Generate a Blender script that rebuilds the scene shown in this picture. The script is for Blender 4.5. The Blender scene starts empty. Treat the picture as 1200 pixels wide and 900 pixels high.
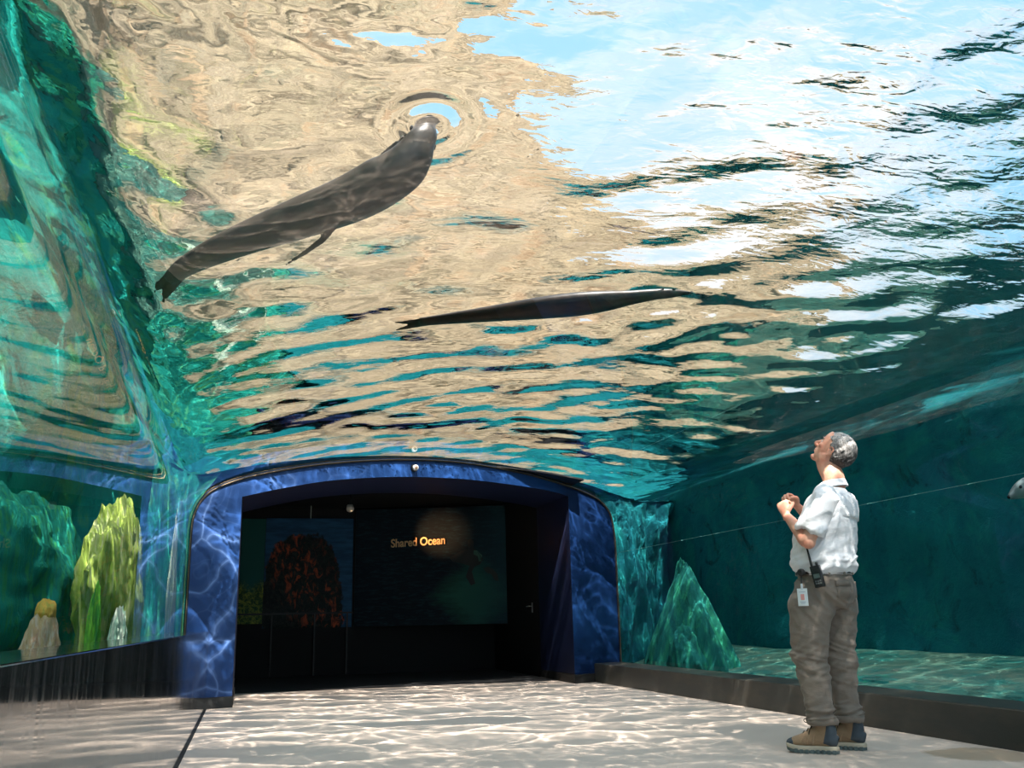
import bpy, bmesh, math, random
import numpy as np
from mathutils import Vector, Matrix, Euler, noise

random.seed(7)
SC = bpy.context.scene
COL = SC.collection
R = math.radians
SUN, EXPO = 12.0, 0.2

# ---------------------------------------------------------------- camera
F_PX = 1078.0
CAM = Vector((0, 0, 0.78))
PITCH, ROLL = R(14.35), R(1.3)

def cam_basis():
    # level camera looking +Y, then roll, pitch, yaw so that the tunnel's vanishing point is +Y
    right, up, fwd = Vector((1, 0, 0)), Vector((0, 0, 1)), Vector((0, 1, 0))
    pm = Matrix.Rotation(PITCH, 3, 'X')
    right, up, fwd = pm @ right, pm @ up, pm @ fwd
    rm = Matrix.Rotation(ROLL, 3, fwd)
    right, up = rm @ right, rm @ up
    d = right * ((290 - 600) / F_PX) + up * ((450 - 733) / F_PX) + fwd
    yaw = math.atan2(d.x, d.y)
    ym = Matrix.Rotation(yaw, 3, 'Z')
    return ym @ right, ym @ up, ym @ fwd
C_R, C_U, C_F = cam_basis()

def ray(px, py):
    return (C_R * ((px - 600) / F_PX) + C_U * ((450 - py) / F_PX) + C_F).normalized()

def ground(px, py, z=0.0):
    d = ray(px, py)
    return CAM + d * ((z - CAM.z) / d.z)

def project(p):
    v = Vector(p) - CAM
    w = v.dot(C_F)
    return 600 + F_PX * v.dot(C_R) / w, 450 - F_PX * v.dot(C_U) / w

def at_dist(px, py, dist):
    """point on the pixel's ray at horizontal distance dist"""
    d = ray(px, py)
    return CAM + d * (dist / math.hypot(d.x, d.y))

# ---------------------------------------------------------------- tunnel measurements (metres)
# cross-section of the acrylic vault, x to the right of the camera, z up
SHELL = [(-.60, -.1), (-.60, .5), (-.60, 1.2), (-.60, 1.72), (-.575, 1.9), (-.51, 2.04), (-.38, 2.16), (-.12, 2.28), (.25, 2.39), (.75, 2.50),
         (1.29, 2.58), (1.78, 2.625), (2.3, 2.64), (2.8, 2.615), (3.3, 2.56), (3.75, 2.48), (4.12, 2.39),
         (4.38, 2.29), (4.54, 2.14), (4.60, 1.95), (4.62, 1.7), (4.62, 1.2), (4.62, .6), (4.62, .05)]
PL = Vector((-.115, 9.98, 0)); PR = Vector((3.91, 11.22, 0))
PD = (PR - PL).normalized()                        # along the portal wall, to the right
PN = Vector((PD.y, -PD.x, 0))                      # out of the portal wall, towards the camera
def portal_y(x):
    return PL.y + (x - PL.x) * PD.y / PD.x
Z_W = 3.45                                         # still water level
Z_BED = -.55

def catmull(pts, n):
    """resample an open polyline with a Catmull-Rom spline, n pieces per segment"""
    P = [Vector((*p, 0)) if len(p) == 2 else Vector(p) for p in pts]
    P = [P[0] * 2 - P[1]] + P + [P[-1] * 2 - P[-2]]
    out = []
    for i in range(1, len(P) - 2):
        a, b, c, d = P[i - 1:i + 3]
        for j in range(n):
            t = j / n
            out.append(.5 * ((2 * b) + (c - a) * t + (2 * a - 5 * b + 4 * c - d) * t * t + (3 * b - a - 3 * c + d) * t ** 3))
    out.append(P[-2])
    return out

# ---------------------------------------------------------------- helpers
def prop(o, label=None, cat=None, group=None, kind=None):
    if label: o['label'] = label
    if cat: o['category'] = cat
    if group: o['group'] = group
    if kind: o['kind'] = kind
    return o

def mesh_obj(name, verts, faces, mat=None, parent=None, smooth=True, kind=None):
    me = bpy.data.meshes.new(name)
    me.from_pydata([tuple(v) for v in verts], [], faces)
    me.validate(); me.update()
    if smooth:
        me.polygons.foreach_set('use_smooth', [True] * len(me.polygons))
    o = bpy.data.objects.new(name, me)
    COL.objects.link(o)
    if mat:
        for m in (mat if isinstance(mat, (list, tuple)) else [mat]): me.materials.append(m)
    if parent: o.parent = parent
    if kind: o['kind'] = kind
    return o

def bm_obj(name, bm, mat=None, parent=None, smooth=True, kind=None):
    me = bpy.data.meshes.new(name)
    bmesh.ops.recalc_face_normals(bm, faces=bm.faces[:])
    bm.to_mesh(me); bm.free()
    if smooth: me.polygons.foreach_set('use_smooth', [True] * len(me.polygons))
    o = bpy.data.objects.new(name, me); COL.objects.link(o)
    if mat:
        for m in (mat if isinstance(mat, (list, tuple)) else [mat]): me.materials.append(m)
    if parent: o.parent = parent
    if kind: o['kind'] = kind
    return o

def grid_obj(name, P, mat=None, parent=None, kind=None, smooth=True, flip=False):
    """P: array (n, m, 3) of points -> one sheet mesh"""
    n, m = P.shape[:2]
    me = bpy.data.meshes.new(name)
    idx = np.arange(n * m).reshape(n, m)
    q = np.stack([idx[:-1, :-1], idx[1:, :-1], idx[1:, 1:], idx[:-1, 1:]], -1).reshape(-1, 4)
    if flip: q = q[:, ::-1]
    me.vertices.add(n * m); me.vertices.foreach_set('co', P.reshape(-1).astype(np.float32))
    me.loops.add(q.size); me.loops.foreach_set('vertex_index', q.reshape(-1).astype(np.int32))
    me.polygons.add(len(q)); me.polygons.foreach_set('loop_start', np.arange(0, q.size, 4, dtype=np.int32))
    me.polygons.foreach_set('use_smooth', np.full(len(q), smooth))
    me.update(calc_edges=True)
    o = bpy.data.objects.new(name, me); COL.objects.link(o)
    if mat: me.materials.append(mat)
    if parent: o.parent = parent
    if kind: o['kind'] = kind
    return o

def box(bm, x0, x1, y0, y1, z0, z1, bevel=0, mat=0):
    vs = [bm.verts.new((x, y, z)) for x in (x0, x1) for y in (y0, y1) for z in (z0, z1)]
    fs = [(0, 1, 3, 2), (4, 6, 7, 5), (0, 4, 5, 1), (2, 3, 7, 6), (0, 2, 6, 4), (1, 5, 7, 3)]
    F = [bm.faces.new([vs[i] for i in f]) for f in fs]
    for f in F: f.material_index = mat
    if bevel:
        es = list({e for f in F for e in f.edges})
        bmesh.ops.bevel(bm, geom=es, offset=bevel, segments=2, affect='EDGES', profile=.6)
    return vs

class NT:
    """small node-tree builder"""
    def __init__(s, name):
        s.m = bpy.data.materials.new(name); s.m.use_nodes = True
        s.t = s.m.node_tree; s.t.nodes.clear()
        s.out = s.n('ShaderNodeOutputMaterial')
    def n(s, typ, **kw):
        nd = s.t.nodes.new(typ)
        for k, v in kw.items():
            if k.startswith('i_'):
                key = k[2:]
                key = int(key) if key.isdigit() else key.replace('_', ' ')
                s.set(nd.inputs[key], v)
            else: setattr(nd, k, v)
        return nd
    def set(s, sock, v):
        if isinstance(v, bpy.types.NodeSocket): s.t.links.new(v, sock)
        elif isinstance(v, bpy.types.Node): s.t.links.new(v.outputs[0], sock)
        else:
            if isinstance(v, (tuple, list)) and len(v) == 3 and sock.type == 'RGBA': v = (*v, 1)
            sock.default_value = v
    def link(s, a, b): s.t.links.new(a, b)
    def pos(s, scale=(1, 1, 1), rot=(0, 0, 0), loc=(0, 0, 0), obj=False):
        tc = s.n('ShaderNodeTexCoord')
        mp = s.n('ShaderNodeMapping'); s.link(tc.outputs['Object'], mp.inputs[0])
        mp.inputs['Scale'].default_value = scale; mp.inputs['Rotation'].default_value = rot; mp.inputs['Location'].default_value = loc
        return mp.outputs[0]
    def noise(s, vec, scale=5, detail=4, rough=.55, dist=0.0):
        nd = s.n('ShaderNodeTexNoise'); s.link(vec, nd.inputs['Vector'])
        nd.inputs['Scale'].default_value = scale; nd.inputs['Detail'].default_value = detail
        nd.inputs['Roughness'].default_value = rough; nd.inputs['Distortion'].default_value = dist
        return nd.outputs['Fac']
    def ramp(s, fac, stops, interp='LINEAR'):
        nd = s.n('ShaderNodeValToRGB'); s.set(nd.inputs[0], fac)
        cr = nd.color_ramp; cr.interpolation = interp
        while len(cr.elements) > 1: cr.elements.remove(cr.elements[-1])
        for i, (p, c) in enumerate(stops):
            e = cr.elements[0] if i == 0 else cr.elements.new(p)
            e.position = p
            c = (c, c, c) if isinstance(c, (int, float)) else c
            e.color = (*c, 1) if len(c) == 3 else c
        return nd.outputs[0]
    def mix(s, fac, a, b, mode='MIX'):
        nd = s.n('ShaderNodeMix', data_type='RGBA', blend_type=mode)
        s.set(nd.inputs[0], fac); s.set(nd.inputs[6], a); s.set(nd.inputs[7], b)
        return nd.outputs[2]
    def math(s, op, a, b=None, c=None, clamp=False):
        nd = s.n('ShaderNodeMath', operation=op); nd.use_clamp = clamp
        s.set(nd.inputs[0], a)
        if b is not None: s.set(nd.inputs[1], b)
        if c is not None: s.set(nd.inputs[2], c)
        return nd.outputs[0]
    def xyz(s, vec):
        nd = s.n('ShaderNodeSeparateXYZ'); s.link(vec, nd.inputs[0]); return nd.outputs
    def bump(s, h, strength=.5, dist=.02):
        nd = s.n('ShaderNodeBump'); s.set(nd.inputs['Height'], h)
        nd.inputs['Strength'].default_value = strength; nd.inputs['Distance'].default_value = dist
        return nd.outputs[0]
    def bsdf(s, color=(.8, .8, .8), rough=.6, metal=0.0, normal=None, spec=None, **kw):
        nd = s.n('ShaderNodeBsdfPrincipled')
        s.set(nd.inputs['Base Color'], color); s.set(nd.inputs['Roughness'], rough); s.set(nd.inputs['Metallic'], metal)
        if normal is not None: s.link(normal, nd.inputs['Normal'])
        if spec is not None: s.set(nd.inputs['Specular IOR Level'], spec)
        for k, v in kw.items(): s.set(nd.inputs[k.replace('_', ' ')], v)
        s.link(nd.outputs[0], s.out.inputs[0])
        return nd

def simple(name, color, rough=.6, metal=0.0, var=.12, scale=20, bump=0.0, **kw):
    t = NT(name)
    p = t.pos()
    f = t.noise(p, scale, 3)
    c = t.mix(f, tuple(x * (1 - var) for x in color), tuple(min(1, x * (1 + var)) for x in color))
    nm = t.bump(f, bump, .01) if bump else None
    t.bsdf(c, rough, metal, nm, **kw)
    return t.m

# ---------------------------------------------------------------- water and vault
def m_water(name, tint=(1, 1, 1)):
    t = NT(name)
    g = t.n('ShaderNodeBsdfGlass'); g.inputs['IOR'].default_value = 1.333; g.inputs['Roughness'].default_value = 0
    g.inputs['Color'].default_value = (*tint, 1)
    t.link(g.outputs[0], t.out.inputs[0])
    return t.m

WAVE_H = {}
def wave_field(x0, x1, y0, y1, step, seed=3):
    """random wind ripples on a grid, built from a wave spectrum"""
    nx, ny = int((x1 - x0) / step) + 1, int((y1 - y0) / step) + 1
    rng = np.random.default_rng(seed)
    N = 2048
    kx = np.fft.fftfreq(N, step) * 2 * np.pi
    KX, KY = np.meshgrid(kx, kx, indexing='ij')
    K = np.hypot(KX, KY); K[0, 0] = 1
    th = np.arctan2(KY, KX)
    lam = 2 * np.pi / K
    def band(l0, w, slope, ang, spread):
        amp = np.exp(-.5 * ((np.log(lam) - math.log(l0)) / w) ** 2) / K
        amp = amp * (spread + (1 - spread) * np.cos(th - ang) ** 2)
        ph = rng.uniform(0, 2 * np.pi, (N, N)); g = rng.normal(size=(N, N))
        h = np.fft.ifft2(amp * g * np.exp(1j * ph)).real
        gx, gy = np.gradient(h, step)
        return h * slope / math.sqrt((gx ** 2 + gy ** 2).mean())
    xs, ys = np.linspace(x0, x1, nx), np.linspace(y0, y1, ny)
    H = (band(1.7, .3, .035, R(80), .4) + band(.58, .35, .066, R(70), .4))[:nx, :ny]
    fine = band(.24, .3, .050, R(80), .5)[:nx, :ny] + band(.10, .3, .045, R(60), .6)[:nx, :ny]
    gust = np.clip(.20 + .04 * (xs[:, None] - 1.2), .2, .28) + np.clip((3.3 - ys[None, :]) / .4, 0, .6)
    H = H + fine * gust
    rr = np.hypot(xs[:, None] - .57, ys[None, :] - 3.68)
    H = H + .016 * np.cos(rr * 34) * np.exp(-(rr / .22) ** 2)              # rings where the sea lion's head comes through
    P = np.zeros((nx, ny, 3))
    P[..., 0] = xs[:, None]; P[..., 1] = ys[None, :]
    P[..., 2] = Z_W + H
    return P

W = m_water('clear_rippling_water')
def add_ripples(m):
    nt = m.node_tree; g = next(n for n in nt.nodes if n.type == 'BSDF_GLASS')
    geo = nt.nodes.new('ShaderNodeNewGeometry')
    def nz(scale, st, rot, det=2):
        mp = nt.nodes.new('ShaderNodeMapping'); mp.inputs['Scale'].default_value = st; mp.inputs['Rotation'].default_value = (0, 0, rot)
        nt.links.new(geo.outputs['Position'], mp.inputs[0])
        n = nt.nodes.new('ShaderNodeTexNoise'); n.inputs['Scale'].default_value = scale; n.inputs['Detail'].default_value = det; n.inputs['Distortion'].default_value = .6
        nt.links.new(mp.outputs[0], n.inputs['Vector']); return n.outputs['Fac']
    a_, b_ = nz(5.5, (.55, 1.3, 0), R(20)), nz(15, (.6, 1.2, 0), R(-15))
    s1 = nt.nodes.new('ShaderNodeMath'); s1.operation = 'MULTIPLY_ADD'; nt.links.new(b_, s1.inputs[0]); s1.inputs[1].default_value = .30; nt.links.new(a_, s1.inputs[2])
    sx = nt.nodes.new('ShaderNodeSeparateXYZ'); nt.links.new(geo.outputs['Position'], sx.inputs[0])
    gs = nt.nodes.new('ShaderNodeMath'); gs.operation = 'MULTIPLY_ADD'; gs.use_clamp = True     # the right half of the pool is more wind-ruffled
    nt.links.new(sx.outputs[0], gs.inputs[0]); gs.inputs[1].default_value = .34; gs.inputs[2].default_value = -.18
    bp = nt.nodes.new('ShaderNodeBump'); bp.inputs['Distance'].default_value = .026
    gy = nt.nodes.new('ShaderNodeMath'); gy.operation = 'MULTIPLY_ADD'; gy.use_clamp = True    # calmer further in
    nt.links.new(sx.outputs[1], gy.inputs[0]); gy.inputs[1].default_value = -.75; gy.inputs[2].default_value = 3.95
    gm = nt.nodes.new('ShaderNodeMath'); gm.operation = 'MULTIPLY'; nt.links.new(gs.outputs[0], gm.inputs[0]); nt.links.new(gy.outputs[0], gm.inputs[1])
    ga = nt.nodes.new('ShaderNodeMath'); ga.operation = 'MULTIPLY_ADD'; nt.links.new(gm.outputs[0], ga.inputs[0]); ga.inputs[1].default_value = .9; ga.inputs[2].default_value = .10
    nt.links.new(ga.outputs[0], bp.inputs['Strength']); nt.links.new(s1.outputs[0], bp.inputs['Height']); nt.links.new(bp.outputs[0], g.inputs['Normal'])
add_ripples(W)
water = grid_obj('water_surface', wave_field(-5.2, 9.5, -2.5, 18.5, .02), W, kind='structure')

S = catmull(SHELL, 6)
nS = len(S)
sh = np.zeros((nS, 60, 3))
for i, q in enumerate(S):
    y1 = portal_y(q.x)
    for j in range(60):
        sh[i, j] = (q.x, -3 + (y1 + 3) * j / 59, q.y)
A = m_water('clear_acrylic')
vault = grid_obj('ceiling_acrylic_vault', sh, A, kind='structure', flip=True)

# ---------------------------------------------------------------- materials of the place
def m_floor():
    t = NT('brushed_beige_concrete')
    p = t.pos()
    a = t.noise(p, 1.3, 5, .6); b = t.noise(p, 60, 3, .7)
    c = t.mix(a, (.68, .54, .44), (.80, .66, .55))
    c = t.mix(t.math('MULTIPLY', b, .35), c, (.42, .36, .31))
    # brown damp stain by the right kerb, with its own outline
    x, y, z = t.xyz(p)
    dx = t.math('MULTIPLY', t.math('SUBTRACT', x, 3.92), 1.6); dy = t.math('MULTIPLY', t.math('SUBTRACT', y, 4.55), 1.5)
    r = t.math('SQRT', t.math('ADD', t.math('MULTIPLY', dx, dx), t.math('MULTIPLY', dy, dy)))
    r = t.math('ADD', r, t.math('MULTIPLY', t.noise(p, 5, 4, .7), .55))
    st = t.ramp(r, [(0, 1), (.62, 1), (.72, 0)])
    c = t.mix(t.math('MULTIPLY', st, .55), c, (.30, .19, .08))
    t.bsdf(c, .62, 0, t.bump(b, .25, .004), spec=.3)
    return t.m

def m_black_stone():
    t = NT('polished_black_stone')
    p = t.pos((1, 9, .25)); q = t.pos()
    s1 = t.noise(p, 4.0, 5, .75)
    s2 = t.noise(t.pos((1, 3, .12)), 9, 3, .6)
    streak = t.ramp(t.math('MULTIPLY', s1, s2), [(.14, 0), (.23, .35), (.34, 1)])
    c = t.mix(streak, (.014, .016, .016), (.13, .135, .13))
    c = t.mix(t.noise(q, 80, 2), c, (.02, .022, .022))
    rg = t.math('MULTIPLY_ADD', streak, .10, .02)
    t.bsdf(c, rg, 0, t.bump(s1, .03, .002), spec=1.0, IOR=1.7)
    return t.m

def m_kerb_stone():
    t = NT('honed_black_granite')
    q = t.pos()
    c = t.mix(t.noise(q, 140, 2), (.030, .034, .032), (.060, .062, .056))
    c = t.mix(t.ramp(t.noise(t.pos((1, 1, 3)), 2.2, 4, .6), [(.45, 0), (.75, 1)]), c, (.085, .075, .060))
    t.bsdf(c, .38, 0, t.bump(t.noise(q, 60, 3), .1, .002), spec=.35)
    return t.m

def m_mural_blue():
    """printed wall graphic: deep blue water with a net of light lines at its left end, haze low at its right end; shade on the right pier is painted in"""
    t = NT('printed_blue_water_graphic')
    p = t.pos()
    x, y, z = t.xyz(p)
    wv = t.n('ShaderNodeVectorMath', operation='ADD')
    t.link(p, wv.inputs[0])
    nz = t.n('ShaderNodeTexNoise'); t.link(p, nz.inputs['Vector']); nz.inputs['Scale'].default_value = 1.7; nz.inputs['Detail'].default_value = 2
    sc = t.n('ShaderNodeVectorMath', operation='SCALE'); t.link(nz.outputs['Color'], sc.inputs[0]); sc.inputs['Scale'].default_value = .5
    t.link(sc.outputs[0], wv.inputs[1])
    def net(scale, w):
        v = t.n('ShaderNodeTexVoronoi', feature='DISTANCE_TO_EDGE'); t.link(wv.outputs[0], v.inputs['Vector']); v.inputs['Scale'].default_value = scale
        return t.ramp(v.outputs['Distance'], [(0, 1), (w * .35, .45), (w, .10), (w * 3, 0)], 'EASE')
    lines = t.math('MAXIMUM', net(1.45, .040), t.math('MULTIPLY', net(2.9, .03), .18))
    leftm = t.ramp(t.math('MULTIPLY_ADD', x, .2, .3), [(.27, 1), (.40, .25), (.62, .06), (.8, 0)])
    low = t.ramp(t.math('ADD', t.math('ABSOLUTE', t.math('SUBTRACT', z, .72)), t.math('MULTIPLY', t.noise(p, 5, 5, .65), .5)), [(.30, 1), (.62, 0)])
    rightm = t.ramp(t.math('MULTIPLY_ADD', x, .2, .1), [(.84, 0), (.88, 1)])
    c = t.mix(t.noise(p, .8, 3), (.004, .028, .115), (.008, .044, .16))
    c = t.mix(t.math('MULTIPLY', rightm, .92), c, (.0015, .013, .055))  # right pier darkened in the colour itself, standing in for shade there
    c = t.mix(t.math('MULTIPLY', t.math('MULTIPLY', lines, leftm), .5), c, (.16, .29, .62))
    c = t.mix(t.math('MULTIPLY', t.math('MULTIPLY', low, rightm), .4), c, (.015, .07, .24))
    t.bsdf(c, .45, 0, spec=.3)
    return t.m

def m_rock(name, dry, dry2, wet, wet2, accent=None, zline=Z_W, acc_amt=.5, dark=(.05, .045, .035)):
    t = NT(name)
    geo = t.n('ShaderNodeNewGeometry'); P = geo.outputs['Position']
    x, y, z = t.xyz(P)
    def nz(scale, det, rough, dist=0, stretch=None):
        v = P
        if stretch:
            mp = t.n('ShaderNodeMapping'); t.link(P, mp.inputs[0]); mp.inputs['Scale'].default_value = stretch; v = mp.outputs[0]
        return t.noise(v, scale, det, rough, dist)
    a = nz(.9, 6, .62, .6); b = nz(3.5, 6, .7, .3); c3 = nz(1.0, 5, .65, 1.2, (2.2, 2.2, .35))
    d = t.mix(t.ramp(a, [(.35, 0), (.62, 1)]), dry, dry2)
    d = t.mix(t.ramp(b, [(.30, .9), (.47, 0)]), d, dark)
    d = t.mix(t.ramp(nz(1.4, 6, .75, 1.5, (1, 1, 2.4)), [(.42, .85), (.54, 0)]), d, dark)
    d = t.mix(t.ramp(nz(6, 6, .8, .5), [(.46, 0), (.7, .55)]), d, tuple(min(.8, v * 1.5) for v in dry))
    d = t.mix(t.ramp(nz(.5, 4, .6, .8), [(.56, 0), (.64, .35)]), d, (dry[0] * 1.02, dry[1] * .72, dry[2] * .58))
    w = t.mix(t.ramp(t.math('MULTIPLY_ADD', b, .5, t.math('MULTIPLY', c3, .5)), [(.38, 0), (.62, 1)]), wet, wet2)
    w = t.mix(t.ramp(nz(2.2, 5, .7, .8), [(.30, .85), (.43, 0)]), w, tuple(v * .18 for v in wet))
    if accent:
        w = t.mix(t.math('MULTIPLY', t.ramp(nz(1.6, 5, .7, 1.0), [(.50, 0), (.64, 1)]), acc_amt), w, accent)
    m = t.ramp(t.math('ADD', t.math('MULTIPLY', z, .1), t.math('MULTIPLY', a, .02)), [(zline * .1 + .005, 0), (zline * .1 + .025, 1)])
    col = t.mix(m, w, d)
    t.bsdf(col, .85, 0, t.bump(b, .6, .06), spec=.15)
    return t.m

def m_sky():
    w = bpy.data.worlds.new('hazy_bright_sky'); SC.world = w; w.use_nodes = True
    nt = w.node_tree; nt.nodes.clear()
    out = nt.nodes.new('ShaderNodeOutputWorld'); bg = nt.nodes.new('ShaderNodeBackground')
    tc = nt.nodes.new('ShaderNodeTexCoord'); mp = nt.nodes.new('ShaderNodeMapping'); mp.inputs['Scale'].default_value = (1, 1, 2.2)
    nz = nt.nodes.new('ShaderNodeTexNoise'); nz.inputs['Scale'].default_value = 1.6; nz.inputs['Detail'].default_value = 5
    rp = nt.nodes.new('ShaderNodeValToRGB')
    rp.color_ramp.elements[0].position = .42; rp.color_ramp.elements[0].color = (.38, .72, 1, 1)
    rp.color_ramp.elements[1].position = .66; rp.color_ramp.elements[1].color = (1, 1, 1, 1)
    nt.links.new(tc.outputs['Generated'], mp.inputs[0]); nt.links.new(mp.outputs[0], nz.inputs[0])
    nt.links.new(nz.outputs['Fac'], rp.inputs[0]); nt.links.new(rp.outputs[0], bg.inputs[0])
    bg.inputs[1].default_value = SKY
    nt.links.new(bg.outputs[0], out.inputs[0])
SKY = 1.05
m_sky()

# ---------------------------------------------------------------- setting: floor, kerbs, portal
M_FLOOR, M_BSTONE, M_KERB, M_BLUE = m_floor(), m_black_stone(), m_kerb_stone(), m_mural_blue()

def extrude_y(name, sec, y0, y1, mat, kind='structure', bevel=0, skew=True):
    """closed xz section swept from y0 to the portal wall (skewed) or y1"""
    bm = bmesh.new()
    A_ = [bm.verts.new((x, y0, z)) for x, z in sec]
    B_ = [bm.verts.new((x, (portal_y(x) + y1) if skew else y1, z)) for x, z in sec]
    n = len(sec)
    for i in range(n):
        bm.faces.new((A_[i], A_[(i + 1) % n], B_[(i + 1) % n], B_[i]))
    bm.faces.new(A_[::-1]); bm.faces.new(B_)
    if bevel:
        es = [e for e in bm.edges if abs((e.verts[0].co - e.verts[1].co).normalized().y) > .5]
        bmesh.ops.bevel(bm, geom=es, offset=bevel, segments=3, affect='EDGES')
    return bm_obj(name, bm, mat, smooth=False, kind=kind)

floor = extrude_y('floor', [(-.36, -.08), (4.20, -.08), (4.20, 0), (-.36, 0)], -4, 6.5, M_FLOOR)
wall_left = extrude_y('wall_left', [(-.36, -.1), (-.36, .73), (-.595, .73), (-.595, -.1)], -4, -.01, M_BSTONE, bevel=.004)
base_right = extrude_y('baseboard_right', [(4.20, -.1), (4.615, -.1), (4.615, .225), (4.20, .225)], -4, -.01, M_KERB, bevel=.006)
for o in (wall_left, base_right):
    pass
# thin joint between the left wall and the floor slab
bm = bmesh.new()
for k in range(1):
    box(bm, -.362, -.345, -4, 9.9, -.02, .003)
bm_obj('trim_1', bm, simple('black_joint_sealant', (.008, .008, .008), .7), smooth=False, kind='structure')

# portal wall: outline = vault section, opening with a shallow arch
def portal_wall():
    th = .55
    outer = [(q.x, q.y) for q in S if q.y >= -.1]
    outer = [(-.66, -.1)] + [(x + (-.03 if x < 1 else .03) * (1 if zz < 2.2 else .2), zz + (.03 if zz > 1.9 else 0)) for x, zz in outer] + [(4.68, -.1)]
    op = [(-.115, 0), (-.115, 2.08), (.26, 2.185), (.76, 2.30), (1.3, 2.375), (1.8, 2.415), (2.4, 2.43), (2.97, 2.41), (3.5, 2.37), (3.91, 2.315), (3.91, 0)]
    opf = [(-.115, -.1), (-.115, 2.08)] + [(q.x, q.y) for q in catmull(op[1:-1], 5)][1:-1] + [(3.91, 2.315), (3.91, -.1)]
    outf = [(p[0], p[1]) for p in outer]
    # resample both to the same count by matching from left foot to right foot
    def resample(pts, n):
        P = [Vector((a, b)) for a, b in pts]
        L = [0]
        for i in range(1, len(P)): L.append(L[-1] + (P[i] - P[i - 1]).length)
        out = []
        for k in range(n):
            t = L[-1] * k / (n - 1)
            i = max(j for j in range(len(L)) if L[j] <= t + 1e-9); i = min(i, len(P) - 2)
            f = (t - L[i]) / max(1e-9, L[i + 1] - L[i]); out.append(P[i].lerp(P[i + 1], min(1, f)))
        return out
    # keep corners: split in three runs (left leg, arch, right leg)
    def runs(pts, zc):
        i0 = next(i for i, p in enumerate(pts) if p[1] > zc and i > 0); i1 = max(i for i, p in enumerate(pts) if p[1] > zc)
        return pts[:i0 + 1], pts[i0:i1 + 1], pts[i1:]
    ro, ri = runs(outf, 2.0), runs(opf, 2.0)
    O, I = [], []
    for (a, b), n in zip(zip(ro, ri), (8, 60, 8)):
        x, y = resample(a, n), resample(b, n)
        if O: x, y = x[1:], y[1:]
        O += x; I += y
    bm = bmesh.new()
    def V(p, dy): return bm.verts.new((p.x, portal_y(p.x) + dy, p.y))
    of, inf = [V(p, 0) for p in O], [V(p, 0) for p in I]
    ob, inb = [V(p, th) for p in O], [V(p, 1.4) for p in I]
    for k in range(len(O) - 1):
        f = bm.faces.new((of[k], inf[k], inf[k + 1], of[k + 1])); f.material_index = 0
        f = bm.faces.new((inf[k], inb[k], inb[k + 1], inf[k + 1])); f.material_index = 1
        f = bm.faces.new((of[k + 1], ob[k + 1], ob[k], of[k])); f.material_index = 1
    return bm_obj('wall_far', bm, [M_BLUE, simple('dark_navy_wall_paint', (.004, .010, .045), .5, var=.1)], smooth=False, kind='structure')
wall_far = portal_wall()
# black plinths under the two piers
M_PLINTH = simple('black_rubber_plinth', (.010, .011, .011), .55)
for i, (xa, xb) in enumerate(((-.375, -.105), (3.90, 4.21))):
    bm = bmesh.new()
    vs = []
    for dz in (0, .105):
        for x, dy in ((xa, -.03), (xb, -.03), (xb, 1.4), (xa, 1.4)):
            vs.append(bm.verts.new((x, portal_y(x) + dy, dz + .001)))
    for f in ((0, 1, 2, 3), (4, 5, 6, 7), (0, 1, 5, 4), (1, 2, 6, 5), (2, 3, 7, 6), (3, 0, 4, 7)):
        bm.faces.new([vs[j] for j in f])
    bm_obj('baseboard_far', bm, M_PLINTH, smooth=False, kind='structure')

def rim(name, off, rad, mat, dy=-.012):
    bm = bmesh.new(); ring0 = None
    pts = [q for q in S if q.y > .2]
    for k, q in enumerate(pts):
        a = pts[max(0, k - 1)]; b = pts[min(len(pts) - 1, k + 1)]
        tx, tz = b.x - a.x, b.y - a.y; L = math.hypot(tx, tz); nx, nz = tz / L, -tx / L   # inward
        cx, cz = q.x + nx * off, q.y + nz * off
        ring = [bm.verts.new((cx + nx * rad * u, portal_y(cx) + dy + rad * v, cz + nz * rad * u)) for u, v in ((1, 0), (.7, -.7), (0, -1), (-.7, -.7), (-1, 0), (-.7, .7), (0, 1), (.7, .7))]
        if ring0:
            for j in range(8): bm.faces.new((ring0[j], ring0[(j + 1) % 8], ring[(j + 1) % 8], ring[j]))
        ring0 = ring
    return bm_obj(name, bm, mat, kind='structure')
rim('trim_2', .014, .013, simple('black_seal', (.006, .006, .006), .6))
rim('trim_3', .012, .0022, simple('bronze_edge_strip', (.32, .22, .12), .35, .8), dy=-.034)

# horizontal seam in the right acrylic wall
d = ray(1200, 554); zseam = (CAM + d * (4.6 / d.x)).z
bm = bmesh.new(); box(bm, 4.609, 4.612, -3, 11.3, zseam - .0012, zseam + .0012)
bm_obj('trim_4', bm, simple('clear_acrylic_bond_line', (.10, .30, .30), .3), smooth=False, kind='structure')

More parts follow.
